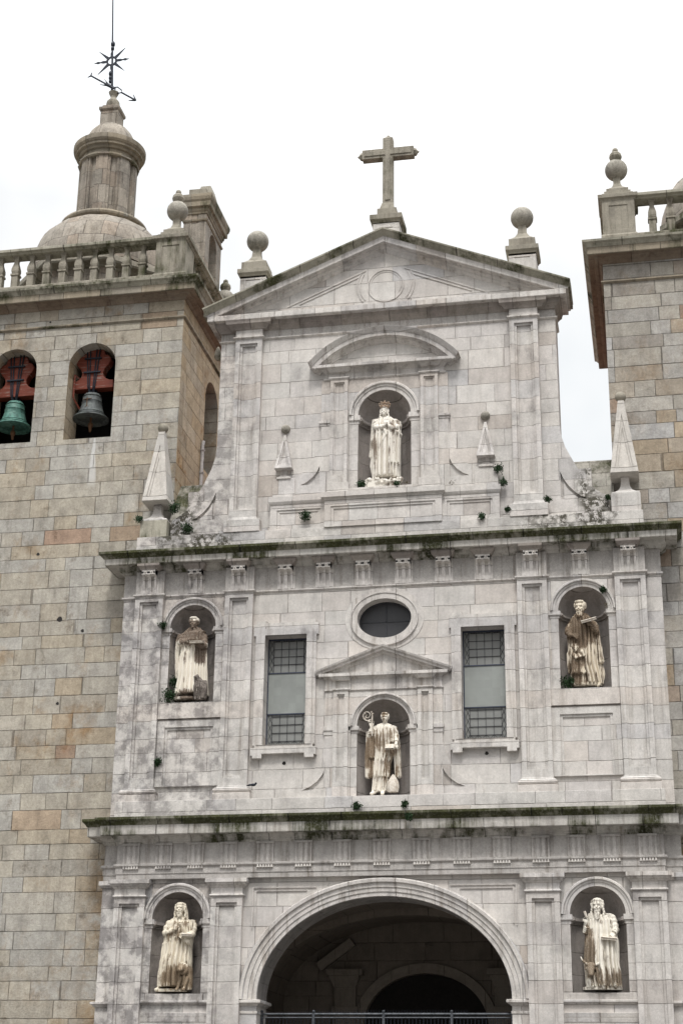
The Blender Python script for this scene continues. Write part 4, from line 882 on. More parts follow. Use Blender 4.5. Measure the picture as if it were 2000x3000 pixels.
    TP('drum_cornice', MB().lathe(dx, dy, [(2.1, 24.02), (2.16, 24.04), (2.2, 24.10), (2.42, 24.14), (2.46, 24.20), (2.46, 24.36), (2.3, 24.44), (1.9, 24.5)], 8, 1, 1, rot), m_bal, bev=.01)
    D = TP('dome', MB().lathe(dx, dy, [(2.24, 24.44), (2.24, 24.7), (2.21, 24.95), (2.16, 25.2), (2.08, 25.45), (1.97, 25.7), (1.82, 25.92), (1.64, 26.1), (1.42, 26.25), (1.1, 26.36)], 16, 1, 1, rot), m_lan, smooth=True)
    L = TP('lantern', MB().lathe(dx, dy, [(.80, 26.3), (.80, 28.95)], 32), m_lan, smooth=True)
    TP('lantern_ring', MB().lathe(dx, dy, [(1.20, 26.16), (1.27, 26.16), (1.27, 26.25), (1.19, 26.26), (1.19, 26.32), (1.29, 26.33), (1.36, 26.38), (1.38, 26.44), (1.36, 26.50), (1.28, 26.55), (1.10, 26.57), (1.10, 26.62), (1.0, 26.63), (.97, 26.74), (.75, 26.78)], 48), m_tmold, L, smooth=True)
    for k in range(8):
        a_ = 2*PI*k/8+PI/8*0+.15
        def rot_(X, Y_, Z, a_=a_): return (dx+X*math.cos(a_)-Y_*math.sin(a_), dy+X*math.sin(a_)+Y_*math.cos(a_), Z)
        TP('lantern_pilaster', MB().box(.72, .905, -.15, .15, 26.6, 28.74, xf=rot_).box(.72, .865, -.235, .235, 26.6, 28.74, xf=rot_).box(.72, .965, -.18, .18, 28.74, 28.80, xf=rot_).box(.72, .94, -.18, .18, 26.6, 26.9, xf=rot_), m_lan, L, .008)
    TP('lantern_cornice', MB().lathe(dx, dy, [(.78, 28.72), (.93, 28.72), (.96, 28.76), (.96, 28.82), (.885, 28.83), (.885, 28.98), (.95, 28.99), (.98, 29.04), (.98, 29.08), (1.07, 29.09), (1.07, 29.17), (1.10, 29.18), (1.145, 29.24), (1.155, 29.30), (1.155, 29.39), (1.10, 29.41), (.8, 29.45)], 48), m_tmold, L, smooth=True)
    TP('lantern_cap', MB().lathe(dx, dy, [(.86, 29.4), (.84, 29.55), (.78, 29.78), (.68, 29.99), (.54, 30.17), (.38, 30.29), (.2, 30.36)], 40), m_lan, L, smooth=True)
    px = dx-.02
    ps = MB().box(px-.295, px+.295, dy-.295, dy+.295, 30.0, 30.86).plan([(px-.295, dy-.295), (px+.295, dy-.295), (px+.295, dy+.295), (px-.295, dy+.295)], [(-.2, 30.80), (.02, 30.82), (.05, 30.87), (.05, 30.96), (-.2, 30.99)], closed=True).box(px-.26, px+.26, dy-.26, dy+.26, 30.9, 31.06)
    TP('lantern_post', ps, m_lan, L, .012)
    TP('lantern_bulb', MB().lathe(px, dy, [(.15, 31.03), (.20, 31.08), (.225, 31.18), (.21, 31.30), (.14, 31.40), (.10, 31.46), (.10, 31.52), (.15, 31.62), (.17, 31.68), (.12, 31.70), (0, 31.71)], 24), m_bal, L, smooth=True)
    return T
TL = tower(-1, 'tan granite bell tower with two hanging bells and a domed lantern, left of the church', m_tower)
TR = tower(1, 'pale tan granite tower with one ball on its parapet corner, right of the church front', m_towerR)

# stone collar / drain on the side of the left tower
gz = obj('gargoyle', MB().lathe(-4.98, 1.25, [(.0, 20.30), (.06, 20.34), (.11, 20.44), (.10, 20.56), (.05, 20.70), (.01, 20.76)], 10).tube([(-4.98, 1.25, 20.36), (-4.5, 1.0, 20.30)], .05, 8), m_bal, None, .004, smooth=True, loc=(-5.84, 1.25, 20.4))
tag(gz, 'small pointed stone knob beside the upper left corner of the church front, below its cornice', 'gargoyle')
dp = MB().tube([(-5.79, 2.88, 16.4), (-5.79, 2.88, 18.45), (-5.79, 2.95, 18.62)], .05, 8)
for z in (16.9, 17.6, 18.3): dp.box(-5.86, -5.73, 2.82, 2.94, z, z+.04)
tag(obj('drainpipe', dp, m_pipe, None, 0, smooth=True, loc=(-5.79, 2.88, 17.0)), 'pale metal drainpipe on the side wall of the left tower', 'drainpipe')

# ------------------------------------------------------------------ bells
def bell(cx, y, zt, zb, rb, mb_, mball, label):
    T = thing('bell', label, 'bell', (cx, y, zb), 'bells in the left tower')
    h_ = zt-zb; rt_ = rb*.48
    pf = [(rb*.0, zb+h_*.10), (rb*.86, zb+h_*.02), (rb, zb), (rb*1.0, zb+h_*.03), (rb*.93, zb+h_*.07), (rb*.80, zb+h_*.16), (rb*.68, zb+h_*.30), (rb*.60, zb+h_*.47), (rb*.56, zb+h_*.62), (rb*.575, zb+h_*.64), (rb*.55, zb+h_*.66), (rb*.53, zb+h_*.80), (rb*.50, zb+h_*.90), (rb*.42, zb+h_*.97), (rb*.2, zb+h_)]
    inner = [(rb*.0, zb+h_*.85), (rb*.35, zb+h_*.8), (rb*.48, zb+h_*.5), (rb*.62, zb+h_*.22), (rb*.80, zb+h_*.06), (rb*.92, zb+.0)]
    obj('bell_body', MB().lathe(cx, y, inner+pf[2:]+[(0, zt)], 48, cap=False), mball, T, smooth='all')
    rings = MB()
    for q_, rr in ((.10, .905), (.20, .775), (.655, .565), (.86, .53)): rings.lathe(cx, y, [(rb*rr-.01, zb+h_*q_-.008), (rb*rr+.012, zb+h_*q_), (rb*rr-.01, zb+h_*q_+.008)], 48)
    obj('bell_rim', rings, mball, T, smooth=True)
    obj('clapper', MB().tube([(cx, y, zb+.5), (cx, y, zb-.1)], .03, 8).ball((cx, y, zb-.16), (.075, .075, .10), 12, 8).tube([(cx, y, zb-.24), (cx, y, zb-.36)], [.05, .03], 8), m_clap, T, smooth=True)
    if mball is m_gry:   # cross cast on the grey bell
        rr = rb*.60
        f_ = lambda z: y-rr*(1.0+.28*max(0, (zb+h_*.45-z)/h_)*1.0)-.012
        obj('bell_cross', MB().tube([(cx-.03, f_(zb+h_*.72), zb+h_*.72), (cx-.03, f_(zb+h_*.38), zb+h_*.38)], .012, 5).tube([(cx-.16, f_(zb+h_*.66)+.02, zb+h_*.655), (cx+.10, f_(zb+h_*.66), zb+h_*.665)], .012, 5).tube([(cx-.08, f_(zb+h_*.36), zb+h_*.33), (cx-.03, f_(zb+h_*.36), zb+h_*.39), (cx+.03, f_(zb+h_*.36), zb+h_*.33)], .012, 5), m_clap, T)
    # headstock (yoke)
    zb2 = zt+.12
    half = [(.63, zb2), (.63, zb2+.24), (.50, zb2+.25), (.40, zb2+.30), (.325, zb2+.40), (.315, zb2+.50), (.36, zb2+.62), (.45, zb2+.72), (.51, zb2+.82), (.515, zb2+.92), (.45, zb2+1.02), (.34, zb2+1.06), (.31, zb2+1.18), (.28, zb2+1.24)]
    pts = [(cx-a, b) for a, b in half]+[(cx+a, b) for a, b in reversed(half)]
    yk = obj('yoke', MB().plate(pts, [], y-.14, y+.14), mb_, T, .02)
    ir = MB()
    for dx_, tx_ in ((-.20, -.10), (-.10, -.055), (.10, .055), (.20, .10)): ir.tube([(cx+dx_, y-.16, zb2+1.34), (cx+tx_, y-.16, zb2+.05), (cx+tx_*.6, y-.10, zt-.02)], .019, 6)
    for z in (.93, .50): ir.box(cx-.25, cx+.25, y-.20, y-.15, zb2+z-.02, zb2+z+.02)
    obj('iron_strap', ir, m_iron, T)
    obj('canon', MB().tube([(cx-.12, y, zt-.03), (cx-.10, y, zt+.10), (cx, y, zt+.14), (cx+.10, y, zt+.10), (cx+.12, y, zt-.03)], .035, 8), m_iron, T, smooth=True)
bell(-8.58, 1.15, 19.50, 18.70, .51, m_yoke, m_gry, 'grey bronze bell with a cast cross, hanging from a red yoke')
bell(-10.88, 1.15, 19.42, 18.62, .51, m_yoke, m_grn, 'green bronze bell hanging from a red yoke in the arch at the left edge')
rg = MB()
for p, q_ in (((-9.08, .95, 20.05), (-9.08, .95, 19.35)), ((-9.08, .95, 20.05), (-8.80, 1.25, 19.85)), ((-8.80, 1.2, 19.85), (-8.82, 1.2, 18.85)), ((-9.08, .95, 19.35), (-8.82, 1.2, 18.85))): rg.tube([p, q_], .03, 4)
tag(obj('ringing_lever', rg, m_yoke, None, .003, loc=(-9.08, .95, 19.4)), 'red triangular timber ringing lever beside the grey bell', 'lever')

# ------------------------------------------------------------------ small belfry behind the parapet
Bf = thing('small_belfry', 'tall narrow stone belfry with an arched opening behind the balustrade of the left tower', 'belfry', (-7.05, 5.4, 22.5))
x0, x1, y0, y1 = -7.28, -6.54, 4.6, 6.45
sw = MB()
for xx in (x0, x1-.25): sw.plate(rect(y0, y1, 22.5, 27.35), [archhole(5.52, 24.0, 26.55, .43)], 0, 1, xf=lambda X, Y_, Z: (xx+.25*Y_, X, Z))
sw.box(x0+.25, x1-.25, y0, y0+.3, 22.5, 27.35).box(x0+.25, x1-.25, y1-.3, y1, 22.5, 27.35)
obj('wall', sw, m_lan, Bf, .01)
bq = [(x0, y0), (x1, y0), (x1, y1), (x0, y1)]
obj('cornice', MB().plan(bq, [(-.3, 27.02), (.03, 27.04), (.05, 27.10), (-.3, 27.12)], closed=True).plan(bq, [(-.6, 27.30), (.03, 27.30), (.04, 27.36), (.07, 27.40), (.08, 27.48), (.15, 27.52), (.155, 27.68), (.19, 27.74), (.215, 27.84), (.215, 27.93), (-.6, 27.98)], closed=True), m_tmold, Bf, .008)
obj('top_block', MB().box(-7.12, -6.55, 4.5, 6.1, 27.93, 28.18).taper(-6.65, 5.0, 28.1, 28.42, .24, .35, .16, .25).box(x0, x1-.2, y0+.2, y1, 27.9, 28.05), m_bal, Bf, .015)
obj('iron_hook', MB().tube([(-6.5, 4.9, 24.6), (-6.35, 4.9, 24.62), (-6.3, 4.9, 24.72), (-6.36, 4.9, 24.78)], .02, 6), m_iron, Bf)

# ------------------------------------------------------------------ weather vane
W = thing('weather_vane', 'dark iron weather vane with an eight-pointed star and an arrow on top of the lantern', 'weather vane', (-9.68, 3.8, 31.7))
t0, t1 = Vector((-9.70, 3.8, 31.6)), Vector((-9.99, 3.8, 36.6))
obj('rod', MB().tube([t0, t0.lerp(t1, .5), t1], [.045, .03, .022], 8), m_iron, W, smooth=True)
cxs_, czs = -9.80, 32.95
st = MB().elev(arc(cxs_, czs, .155, .155, 0, 359.9, 32), [(-.03, -.02), (-.03, .02), (.03, .02), (.03, -.02)], 3.8)
for k in range(8):
    a = R(45*k+2); dx_, dz_ = math.cos(a), math.sin(a); L_ = .60 if k % 2 == 0 else .66
    pts = [(cxs_+dx_*.16-dz_*.055, czs+dz_*.16+dx_*.055), (cxs_+dx_*L_, czs+dz_*L_), (cxs_+dx_*.16+dz_*.055, czs+dz_*.16-dx_*.055)]
    if k % 2 == 0:
        pts = [(cxs_+dx_*a_-dz_*b_, czs+dz_*a_+dx_*b_) for a_, b_ in ((.15, .04), (.30, .045), (.38, .015), (.47, .045), (.52, .02), (.60, .0), (.52, -.02), (.47, -.045), (.38, -.015), (.30, -.045), (.15, -.04))]
    st.plate(pts, [], 3.785, 3.815)
obj('star', st, m_iron, W)
rod2 = MB()
for z, r_ in ((33.62, .075), (33.45, .06), (32.45, .07), (32.28, .06), (32.15, .05)): rod2.ball((cxs_, 3.8, z), (r_, r_, r_*1.6), 10, 8)
obj('collar', rod2, m_iron, W, smooth='all')
a0_, a1_ = Vector((-10.46, 3.75, 32.42)), Vector((-8.86, 3.75, 31.27))
d_ = (a1_-a0_).normalized(); nn_ = Vector((-d_.z, 0, d_.x))
ar = MB().tube([a0_, a0_.lerp(a1_, .55)], .03, 6).tube([a0_.lerp(a1_, .68), a1_], .03, 6)
lp = [a0_.lerp(a1_, .50)+nn_*.02, a0_.lerp(a1_, .56)+nn_*.10, a0_.lerp(a1_, .66)+nn_*.07, a0_.lerp(a1_, .69), a0_.lerp(a1_, .64)-nn_*.09, a0_.lerp(a1_, .54)-nn_*.10, a0_.lerp(a1_, .50)-nn_*.02]
ar.tube(lp, .022, 6)
for sg_ in (-1, 1):
    ar.tube([a1_, a1_-d_*.20+nn_*sg_*.13], [.035, .012], 6); ar.tube([a0_, a0_-d_*.06+nn_*sg_*.11], [.03, .012], 6)
    ar.tube([a0_.lerp(a1_, .42), a0_.lerp(a1_, .25)+nn_*sg_*.12], [.035, .008], 6)
ar.plate([tuple((a0_.lerp(a1_, t_)+nn_*q_)[i] for i in (0, 2)) for t_, q_ in ((.32, .06), (.52, .05), (.52, -.05), (.32, -.06))], [], 3.74, 3.76)
obj('arrow', ar, m_iron, W)
# ------------------------------------------------------------------ statues
def remesh(mb, vox, name, mat, parent, decimate=None):
    off = OFF[parent.name]
    me = bpy.data.meshes.new('tmp'); me.from_pydata([tuple(Vector(p)-off) for p in mb.v], [], mb.f)
    bm = bmesh.new(); bm.from_mesh(me); bmesh.ops.recalc_face_normals(bm, faces=bm.faces); bm.to_mesh(me); bm.free()
    o = bpy.data.objects.new('tmp', me); C.objects.link(o)
    m_ = o.modifiers.new('r', 'REMESH'); m_.mode = 'VOXEL'; m_.voxel_size = vox; m_.use_smooth_shade = True
    sm = o.modifiers.new('s', 'SMOOTH'); sm.factor = .5; sm.iterations = 1
    dg = bpy.context.evaluated_depsgraph_get(); ev = o.evaluated_get(dg)
    nm = bpy.data.meshes.new_from_object(ev); bpy.data.objects.remove(o)
    nm.materials.clear(); nm.materials.append(mat)
    for p in nm.polygons: p.use_smooth = True
    r = bpy.data.objects.new(name, nm); C.objects.link(r); r.parent = parent; OFF[r.name] = off
    return r
class Fig:
    """draws a carved figure from a sketch: u,v are sketch units, d is metres towards the viewer"""
    def __init__(s, mapx, mapz, yc): s.mx, s.mz, s.yc, s.mb = mapx, mapz, yc, MB()
    def p(s, u, v, d=0):
        t = (s.yc-d+38.325)/(38.325+.2)      # the sketch was made from the ground in front, looking up
        return Vector((6.496+(s.mx[0]+s.mx[1]*u+s.mx[2]*v-6.496)*t, s.yc-d, (s.mz[0]+s.mz[1]*u+s.mz[2]*v)*t))
    @property
    def k(s): return abs(s.mz[2])
    def robe(s, rows, nf=11, amp=.16, seed=0, mb=None, th=(0, 2*PI), ny=70, twist=0.0, d0=0.0, sharp=.6):
        """rows: (v, uL, uR, depth/halfwidth) from top to bottom"""
        rnd = random.Random(seed); ph = [rnd.uniform(-.35, .35) for _ in range(nf*2+4)]; am = [rnd.uniform(.55, 1.25) for _ in range(nf*2+4)]
        na = 144; rings = []
        v0, v1 = rows[0][0], rows[-1][0]
        for j in range(ny):
            v = v0+(v1-v0)*j/(ny-1); i = 0
            while i < len(rows)-2 and rows[i+1][0] < v: i += 1
            a, b = rows[i], rows[i+1]; t = min(1, max(0, (v-a[0])/(b[0]-a[0]))); t = t*t*(3-2*t)
            L = a[1]+(b[1]-a[1])*t; Rr = a[2]+(b[2]-a[2])*t; dr = a[3]+(b[3]-a[3])*t
            fa = (a[4]+(b[4]-a[4])*t) if len(a) > 4 else 1.0
            c = s.p((L+Rr)/2, v, d0); hw = abs(Rr-L)/2*s.mx[1]
            ring = []
            for k in range(na):
                th_ = 2*PI*k/na; x = th_/(2*PI)*nf*2+twist*(v-v0)/(v1-v0)
                fi = math.floor(x); fr = x-fi
                ridge = abs(math.sin(PI*(fr+ph[int(fi) % len(ph)]*fr*(1-fr)*2)))**sharp*am[int(fi) % len(am)]
                f_ = 1+2.3*amp*fa*(ridge-.70)
                ce, se = math.cos(th_), math.sin(th_)
                ce2 = math.copysign(abs(ce)**.85, ce); se2 = math.copysign(abs(se)**.85, se)
                ring.append((c.x+hw*ce2*(1+(f_-1)*.45), c.y-hw*dr*se2*f_-.0, c.z+amp*fa*.12*(ridge-.6)*(1 if j == ny-1 else 0)))
            rings.append(ring)
        (mb or s.mb).sweep(rings)
    def limb(s, pts, n=14):
        """(u, v, d, r_metres) chain of tapered capsules"""
        P_ = [(s.p(u, v, d), r) for u, v, d, r in pts]
        for (a, ra), (b, rb) in zip(P_, P_[1:]):
            m = 6; s.mb.tube([a.lerp(b, i/m) for i in range(m+1)], [ra+(rb-ra)*i/m for i in range(m+1)], n)
        for a, ra in P_: s.mb.ball(a, ra, n, 8)
    def sleeve(s, pts, n=18, folds=5, amp=.22, seed=0):
        P_ = [(s.p(u, v, d), r) for u, v, d, r in pts]; rnd = random.Random(seed); N_ = 22
        cen = []; 
        for i in range(N_+1):
            t = i/N_*(len(P_)-1); k = min(int(t), len(P_)-2); fr = t-k
            cen.append((P_[k][0].lerp(P_[k+1][0], fr), P_[k][1]+(P_[k+1][1]-P_[k][1])*fr))
        f0 = rnd.uniform(0, 6)
        s.mb.tube([c for c, _ in cen], [r*(1+amp*math.sin(f0+folds*2*PI*i/N_)*.5) for i, (_, r) in enumerate(cen)], n)
        s.mb.ball(cen[0][0], cen[0][1], n, 8)
    def hand(s, wrist, tip, d0, d1, up=(0, 1), curl=0.0, size=1.0, thumb=1):
        a, b = s.p(*wrist, d0), s.p(*tip, d1); ax = (b-a); L = ax.length; ax.normalize()
        sd_ = ax.cross(Vector((0, 1, 0))).normalized(); nf = ax.cross(sd_).normalized()
        if nf.y > 0: nf = -nf
        w_ = .042*size
        s.mb.sweep([[tuple(a+ax*(L*t)+sd_*(w_*q_*x)+nf*(.018*size*y)) for x, y in ((-1, -1), (1, -1), (1, 1), (-1, 1))] for t, q_ in ((-.05, .65), (.2, .9), (.5, 1.0))])
        for i in range(4):
            o_ = (i-1.5)*.62*w_; ln = (.86, 1.0, .96, .78)[i]; base = a+ax*(L*.46)+sd_*o_
            mid = a+ax*(L*(.46+.30*ln))+sd_*o_*1.15+nf*(.012+curl*.02); end = a+ax*(L*(.46+.54*ln*(1-curl*.35)))+sd_*o_*1.2-nf*(curl*.035)
            s.mb.tube([base, mid, end], [.0115*size, .0105*size, .008*size], 8); s.mb.ball(end, .008*size, 8, 6)
        t0 = a+ax*(L*.14)+sd_*w_*.7*thumb; t1 = a+ax*(L*.40)+sd_*w_*1.35*thumb+nf*.012; t2 = a+ax*(L*.58)+sd_*w_*1.2*thumb+nf*.016
        s.mb.tube([t0, t1, t2], [.014*size, .012*size, .009*size], 8)
    def head(s, u, v, hw, hh, d=.08, beard=0, hair='short', turn=0.0, tilt=0.0, veil=False):
        """u,v centre of the face, hw,hh half width and half height in sketch units"""
        c = s.p(u, v, d); a = hw*s.mx[1]; b = hh*s.k; mb = s.mb
        T_ = Matrix.Rotation(turn, 3, 'Z') @ Matrix.Rotation(tilt, 3, 'X')
        def q_(x, y, z): return c+T_ @ Vector((x*a, y*a, z*b))
        def blob(x, y, z, rx, ry, rz, n=18, m=12):
            v_ = []; 
            rings = [[tuple(q_(x+rx*math.sin(PI*i/m)*math.cos(2*PI*k/n), y+ry*math.sin(PI*i/m)*math.sin(2*PI*k/n), z+rz*math.cos(PI*i/m))) for k in range(n)] for i in range(1, m)]
            mb.sweep(rings)
        blob(0, .12, .22, .98, 1.08, .82); blob(0, -.10, -.24, .78, .84, .68)      # skull, face
        blob(0, -.72, -.74, .30, .28, .20)                                           # chin
        mb.sweep([[tuple(q_(x, y, z)) for x, y, z in ring] for ring in (((-.07, -.86, .14), (.07, -.86, .14), (.09, -.7, .14), (-.09, -.7, .14)), ((-.15, -1.22, -.24), (.15, -1.22, -.24), (.20, -.80, -.27), (-.20, -.80, -.27)), ((-.05, -.9, -.34), (.05, -.9, -.34), (.1, -.7, -.34), (-.1, -.7, -.34)))])  # nose
        for sx in (-1, 1):
            blob(sx*.36, -.88, .24, .30, .19, .085); blob(sx*.34, -.76, .04, .15, .11, .085); blob(sx*.46, -.72, -.24, .24, .22, .16)
            blob(sx*.93, .06, -.02, .12, .22, .22)
        blob(0, -.93, -.45, .28, .14, .05); blob(0, -.91, -.575, .22, .14, .06)    # lips
        s.mb.tube([c+Vector((0, .02, -b*.2)), c+Vector((0, .05, -b*1.55))], [a*.52, a*.66], 16)      # neck
        if hair == 'short':
            for k in range(26):
                an = PI*2*k/26
                if math.sin(an) < -.55: blob(math.cos(an)*.78, math.sin(an)*.72-.02, .86, .30, .28, .22, 8, 6)
                else: blob(math.cos(an)*.95, math.sin(an)*.98+.12, .42-.35*max(0, math.sin(an)), .26, .26, .42, 8, 6)
            blob(0, .15, .78, .92, 1.0, .38)
        if hair == 'long':
            blob(0, .15, .72, .98, 1.05, .42)
            for sx in (-1, 1):
                for k in range(7):
                    z = .55-.36*k; blob(sx*(1.0+.08*math.sin(k*2.1)+.035*k), .10+.06*math.cos(k*1.7), z, .26, .40, .32, 8, 6)
        if beard:
            rnd = random.Random(3)
            for k in range(int(26*beard)):
                t = rnd.random(); x = rnd.uniform(-.62, .62)*(1-t*.45)
                blob(x, -.60-.22*(1-abs(x))+.12*t, -.62-t*.95*beard, .17, .16, .26, 8, 5)
            for sx in (-1, 1): blob(sx*.24, -.95, -.42, .22, .12, .07, 8, 5)
        if veil:
            rings = []
            for j in range(14):
                z = 1.12-j*.26; rr = min(1, (j/3.0))**.5
                rings.append([tuple(q_(1.14*rr*math.cos(t_)*(1+.03*j), .25+1.2*rr*math.sin(t_)*(.85+.02*j), z)) for t_ in [R(-38+256*i/24) for i in range(25)]]+[tuple(q_(.90*rr*math.cos(t_)*(1+.03*j), .25+.95*rr*math.sin(t_)*(.85+.02*j), z)) for t_ in [R(218-256*i/24) for i in range(25)]])
            mb.sweep(rings)
def book(F_, u, v, d, w_, h_, t, name, mat, par, rx=0, rz=0, ry=0):
    c = F_.p(u, v, d); Mx = Matrix.Rotation(ry, 3, 'Y') @ Matrix.Rotation(rz, 3, 'Z') @ Matrix.Rotation(rx, 3, 'X')
    mb = MB(); xf = lambda x, y, z: tuple(c+Mx @ Vector((x, y, z)))
    mb.box(-w_/2, w_/2, -h_/2, h_/2, -t/2, -t/2+.012, xf).box(-w_/2, w_/2, -h_/2, h_/2, t/2-.012, t/2, xf).box(-w_/2+.008, w_/2-.01, -h_/2+.012, h_/2-.012, -t/2+.012, t/2-.012, xf)
    return obj(name, mb, mat, par, .004)
def statue(name, label, cx, zb, key, mx, mz):
    T = thing(name, label, 'statue', (cx, .15, zb)); T['group'] = 'saints standing in the niches of the church front'
    f = Fig(mx, mz, .18); f.T = T; f.mat = m_st[key]; return f

# 1. crowned woman praying (upper niche)
f = statue('statue', 'white statue of a crowned woman praying with raised hands, in the topmost niche', 0, 15.66, 'virgin', (-.735, .00116, 4e-6), (18.503, -8.1e-5, -.001247))
f.robe([(560, 545, 700, .9, .2), (620, 440, 800, .8, .5), (700, 370, 900, .72, .8), (800, 340, 940, .75, .9), (960, 345, 930, .72, 1), (1150, 320, 945, .72, 1), (1500, 330, 935, .75, 1.2), (1800, 335, 930, .80, 1.3), (1990, 340, 930, .84, 1.3)], 9, .20, 2)
# mantle hanging over the right of the figure, hem rising to the left
g2 = MB()
f.robe([(700, 620, 985, .80, .6), (900, 600, 985, .84, 1), (1100, 585, 975, .86, 1.2), (1400, 590, 960, .86, 1.2), (1690, 610, 950, .86, 1.4)], 7, .26, 9, d0=.03)
f.robe([(640, 320, 520, .8, .8), (800, 300, 450, .9, 1), (1100, 285, 420, .95, 1.2), (1300, 270, 390, .9, 1.4), (1510, 250, 360, .9, 1.4)], 5, .35, 5, d0=-.02)
f.robe([(1490, 290, 360, .9, 1), (1700, 270, 350, .9, 1.4), (1960, 310, 370, .9, 1.2)], 4, .3, 7)
f.head(597, 460, 84, 108, .14, hair='long', tilt=-.10)
f.sleeve([(430, 700, .04, .085), (400, 820, .12, .085), (560, 800, .26, .062), (620, 740, .30, .04)], seed=1)
f.sleeve([(850, 690, .04, .09), (930, 800, .10, .095), (780, 830, .26, .068), (690, 760, .30, .042)], seed=2)
f.limb([(600, 770, .30, .03), (618, 700, .31, .028)]); f.limb([(700, 770, .30, .03), (672, 700, .31, .028)])
f.hand((612, 745), (630, 570), .31, .29, size=.95, thumb=1); f.hand((690, 745), (665, 570), .31, .29, size=.95, thumb=-1)
f.limb([(480, 940, .17, .05), (700, 900, .22, .05), (900, 930, .17, .06), (970, 990, .08, .05)])
f.limb([(560, 1100, .26, .028), (640, 960, .27, .035), (600, 860, .27, .03)])
remesh(f.mb, .0075, 'figure', f.mat, f.T)
cr_ = MB(); c0 = f.p(605, 345, .14)
cr_.lathe(c0.x, c0.y, [(.098, c0.z-.02), (.106, c0.z-.02), (.112, c0.z+.03), (.100, c0.z+.03), (.098, c0.z-.02)], 24, cap=False)
for k in range(8):
    a = 2*PI*k/8+.2; dx_, dy_ = math.cos(a), math.sin(a)
    cr_.tube([c0+Vector((dx_*.108, dy_*.108, .02)), c0+Vector((dx_*.150, dy_*.150, .07)), c0+Vector((dx_*.135, dy_*.135, .115)), c0+Vector((dx_*.06, dy_*.06, .125)), c0+Vector((0, 0, .12))], .0095, 6)
    cr_.ball(c0+Vector((dx_*.15, dy_*.15, .10)), .016, 8, 6); cr_.tube([c0+Vector((dx_*.118, dy_*.118, .0)), c0+Vector((dx_*.135, dy_*.135, .06))], .008, 5)
cr_.ball(c0+Vector((0, 0, .135)), .028, 10, 8).box(c0.x-.008, c0.x+.008, c0.y-.008, c0.y+.008, c0.z+.15, c0.z+.20).box(c0.x-.022, c0.x+.022, c0.y-.008, c0.y+.008, c0.z+.17, c0.z+.185)
obj('crown', cr_, m_gold, f.T, smooth=True)
cb = Fig((-.735, .00116, 4e-6), (18.503, -8.1e-5, -.001247), .18); rnd = random.Random(4)
for k in range(46):
    u = rnd.uniform(230, 1010); cb.mb.ball(cb.p(u, rnd.uniform(1985, 2080), rnd.uniform(.02, .30)*(1-abs(u-620)/900)), (rnd.uniform(.035, .065),)*3, 10, 8)
for u, v in ((265, 2040), (470, 2030), (640, 2040), (800, 2030), (900, 2080)): cb.mb.ball(cb.p(u, v, .27-.22*abs(u-600)/500), (.058, .055, .066), 12, 8); cb.mb.ball(cb.p(u-60, v-10, .22-.22*abs(u-600)/500), (.07, .03, .035), 10, 6)
cb.mb.box(-.52, .36, -.02, .45, 15.66, 15.85)
remesh(cb.mb, .010, 'cloud_base', f.mat, f.T)

# 2. abbot with crozier (middle niche)
f = statue('statue', 'ochre-streaked statue of an abbot holding a crozier and a book, below the oval window', 0, 7.61, 'abbot', (-.745, .001044, 4e-6), (10.0017, -3.1e-5, -.001043))
f.robe([(500, 620, 800, .9, .2), (540, 520, 880, .8, .4), (640, 470, 960, .72, .7), (800, 450, 990, .7, 1), (980, 470, 960, .72, 1), (1200, 480, 930, .75, 1), (1500, 460, 860, .85, 1.2), (1800, 440, 840, .9, 1.4)], 10, .17, 11)
f.robe([(1700, 440, 820, .8, .8), (1900, 420, 800, .85, 1), (2130, 400, 780, .9, 1.2)], 7, .20, 3)
f.robe([(560, 500, 680, .9, .5), (700, 480, 640, .95, 1), (980, 520, 625, 1.0, 1.2)], 4, .25, 5, d0=.05); f.robe([(560, 760, 960, .9, .5), (700, 745, 1010, .85, 1), (960, 745, 1040, .8, 1.3)], 5, .28, 6, d0=.04)
f.robe([(620, 330, 460, .9, .4), (760, 320, 460, .95, 1), (1100, 320, 470, .95, 1.2), (1320, 320, 470, .95, 1.4)], 5, .25, 8, d0=.06)
f.robe([(700, 270, 470, .8, .6), (1000, 265, 480, .8, 1), (1320, 250, 480, .8, 1.3), (1800, 260, 470, .8, 1.4)], 5, .28, 10, d0=-.03)
f.robe([(700, 900, 1040, .8, .7), (1100, 930, 1080, .9, 1), (1780, 960, 1100, .9, 1.5)], 4, .3, 12, d0=-.03)
f.head(716, 365, 92, 118, .12, hair='short')
f.sleeve([(500, 640, 0, .09), (380, 760, .10, .075), (385, 660, .14, .062)], seed=3); f.limb([(385, 690, .14, .045), (398, 560, .15, .036)]); f.hand((398, 590), (408, 420), .15, .15, curl=.7, size=1.1)
f.sleeve([(930, 640, 0, .09), (990, 860, .10, .075), (980, 940, .16, .06)], seed=4); f.limb([(985, 950, .17, .04), (975, 1000, .20, .036)]); f.hand((980, 990), (930, 1130), .20, .22, curl=.8, size=1.15)
f.limb([(470, 2130, .12, .055), (400, 2165, .20, .045)]); f.limb([(660, 2130, .14, .055), (650, 2170, .22, .045)])
f.limb([(640, 1080, .20, .012), (645, 1300, .22, .014), (670, 1400, .22, .018)])
remesh(f.mb, .0075, 'figure', f.mat, f.T)
c0 = f.p(405, 480, .16); cz = MB(); cpt = [f.p(408, 800, .17), f.p(406, 560, .17), f.p(412, 300, .17)]
cz.tube(cpt, .016, 8)
sp_ = []
for i in range(60):
    t = i/59; a = R(-50)-t*R(560); rr = .115*(1-t)**.8+.012; sp_.append(f.p(290, 305, .17)+Vector((rr*math.cos(a)*.95, 0, rr*math.sin(a)*1.05)))
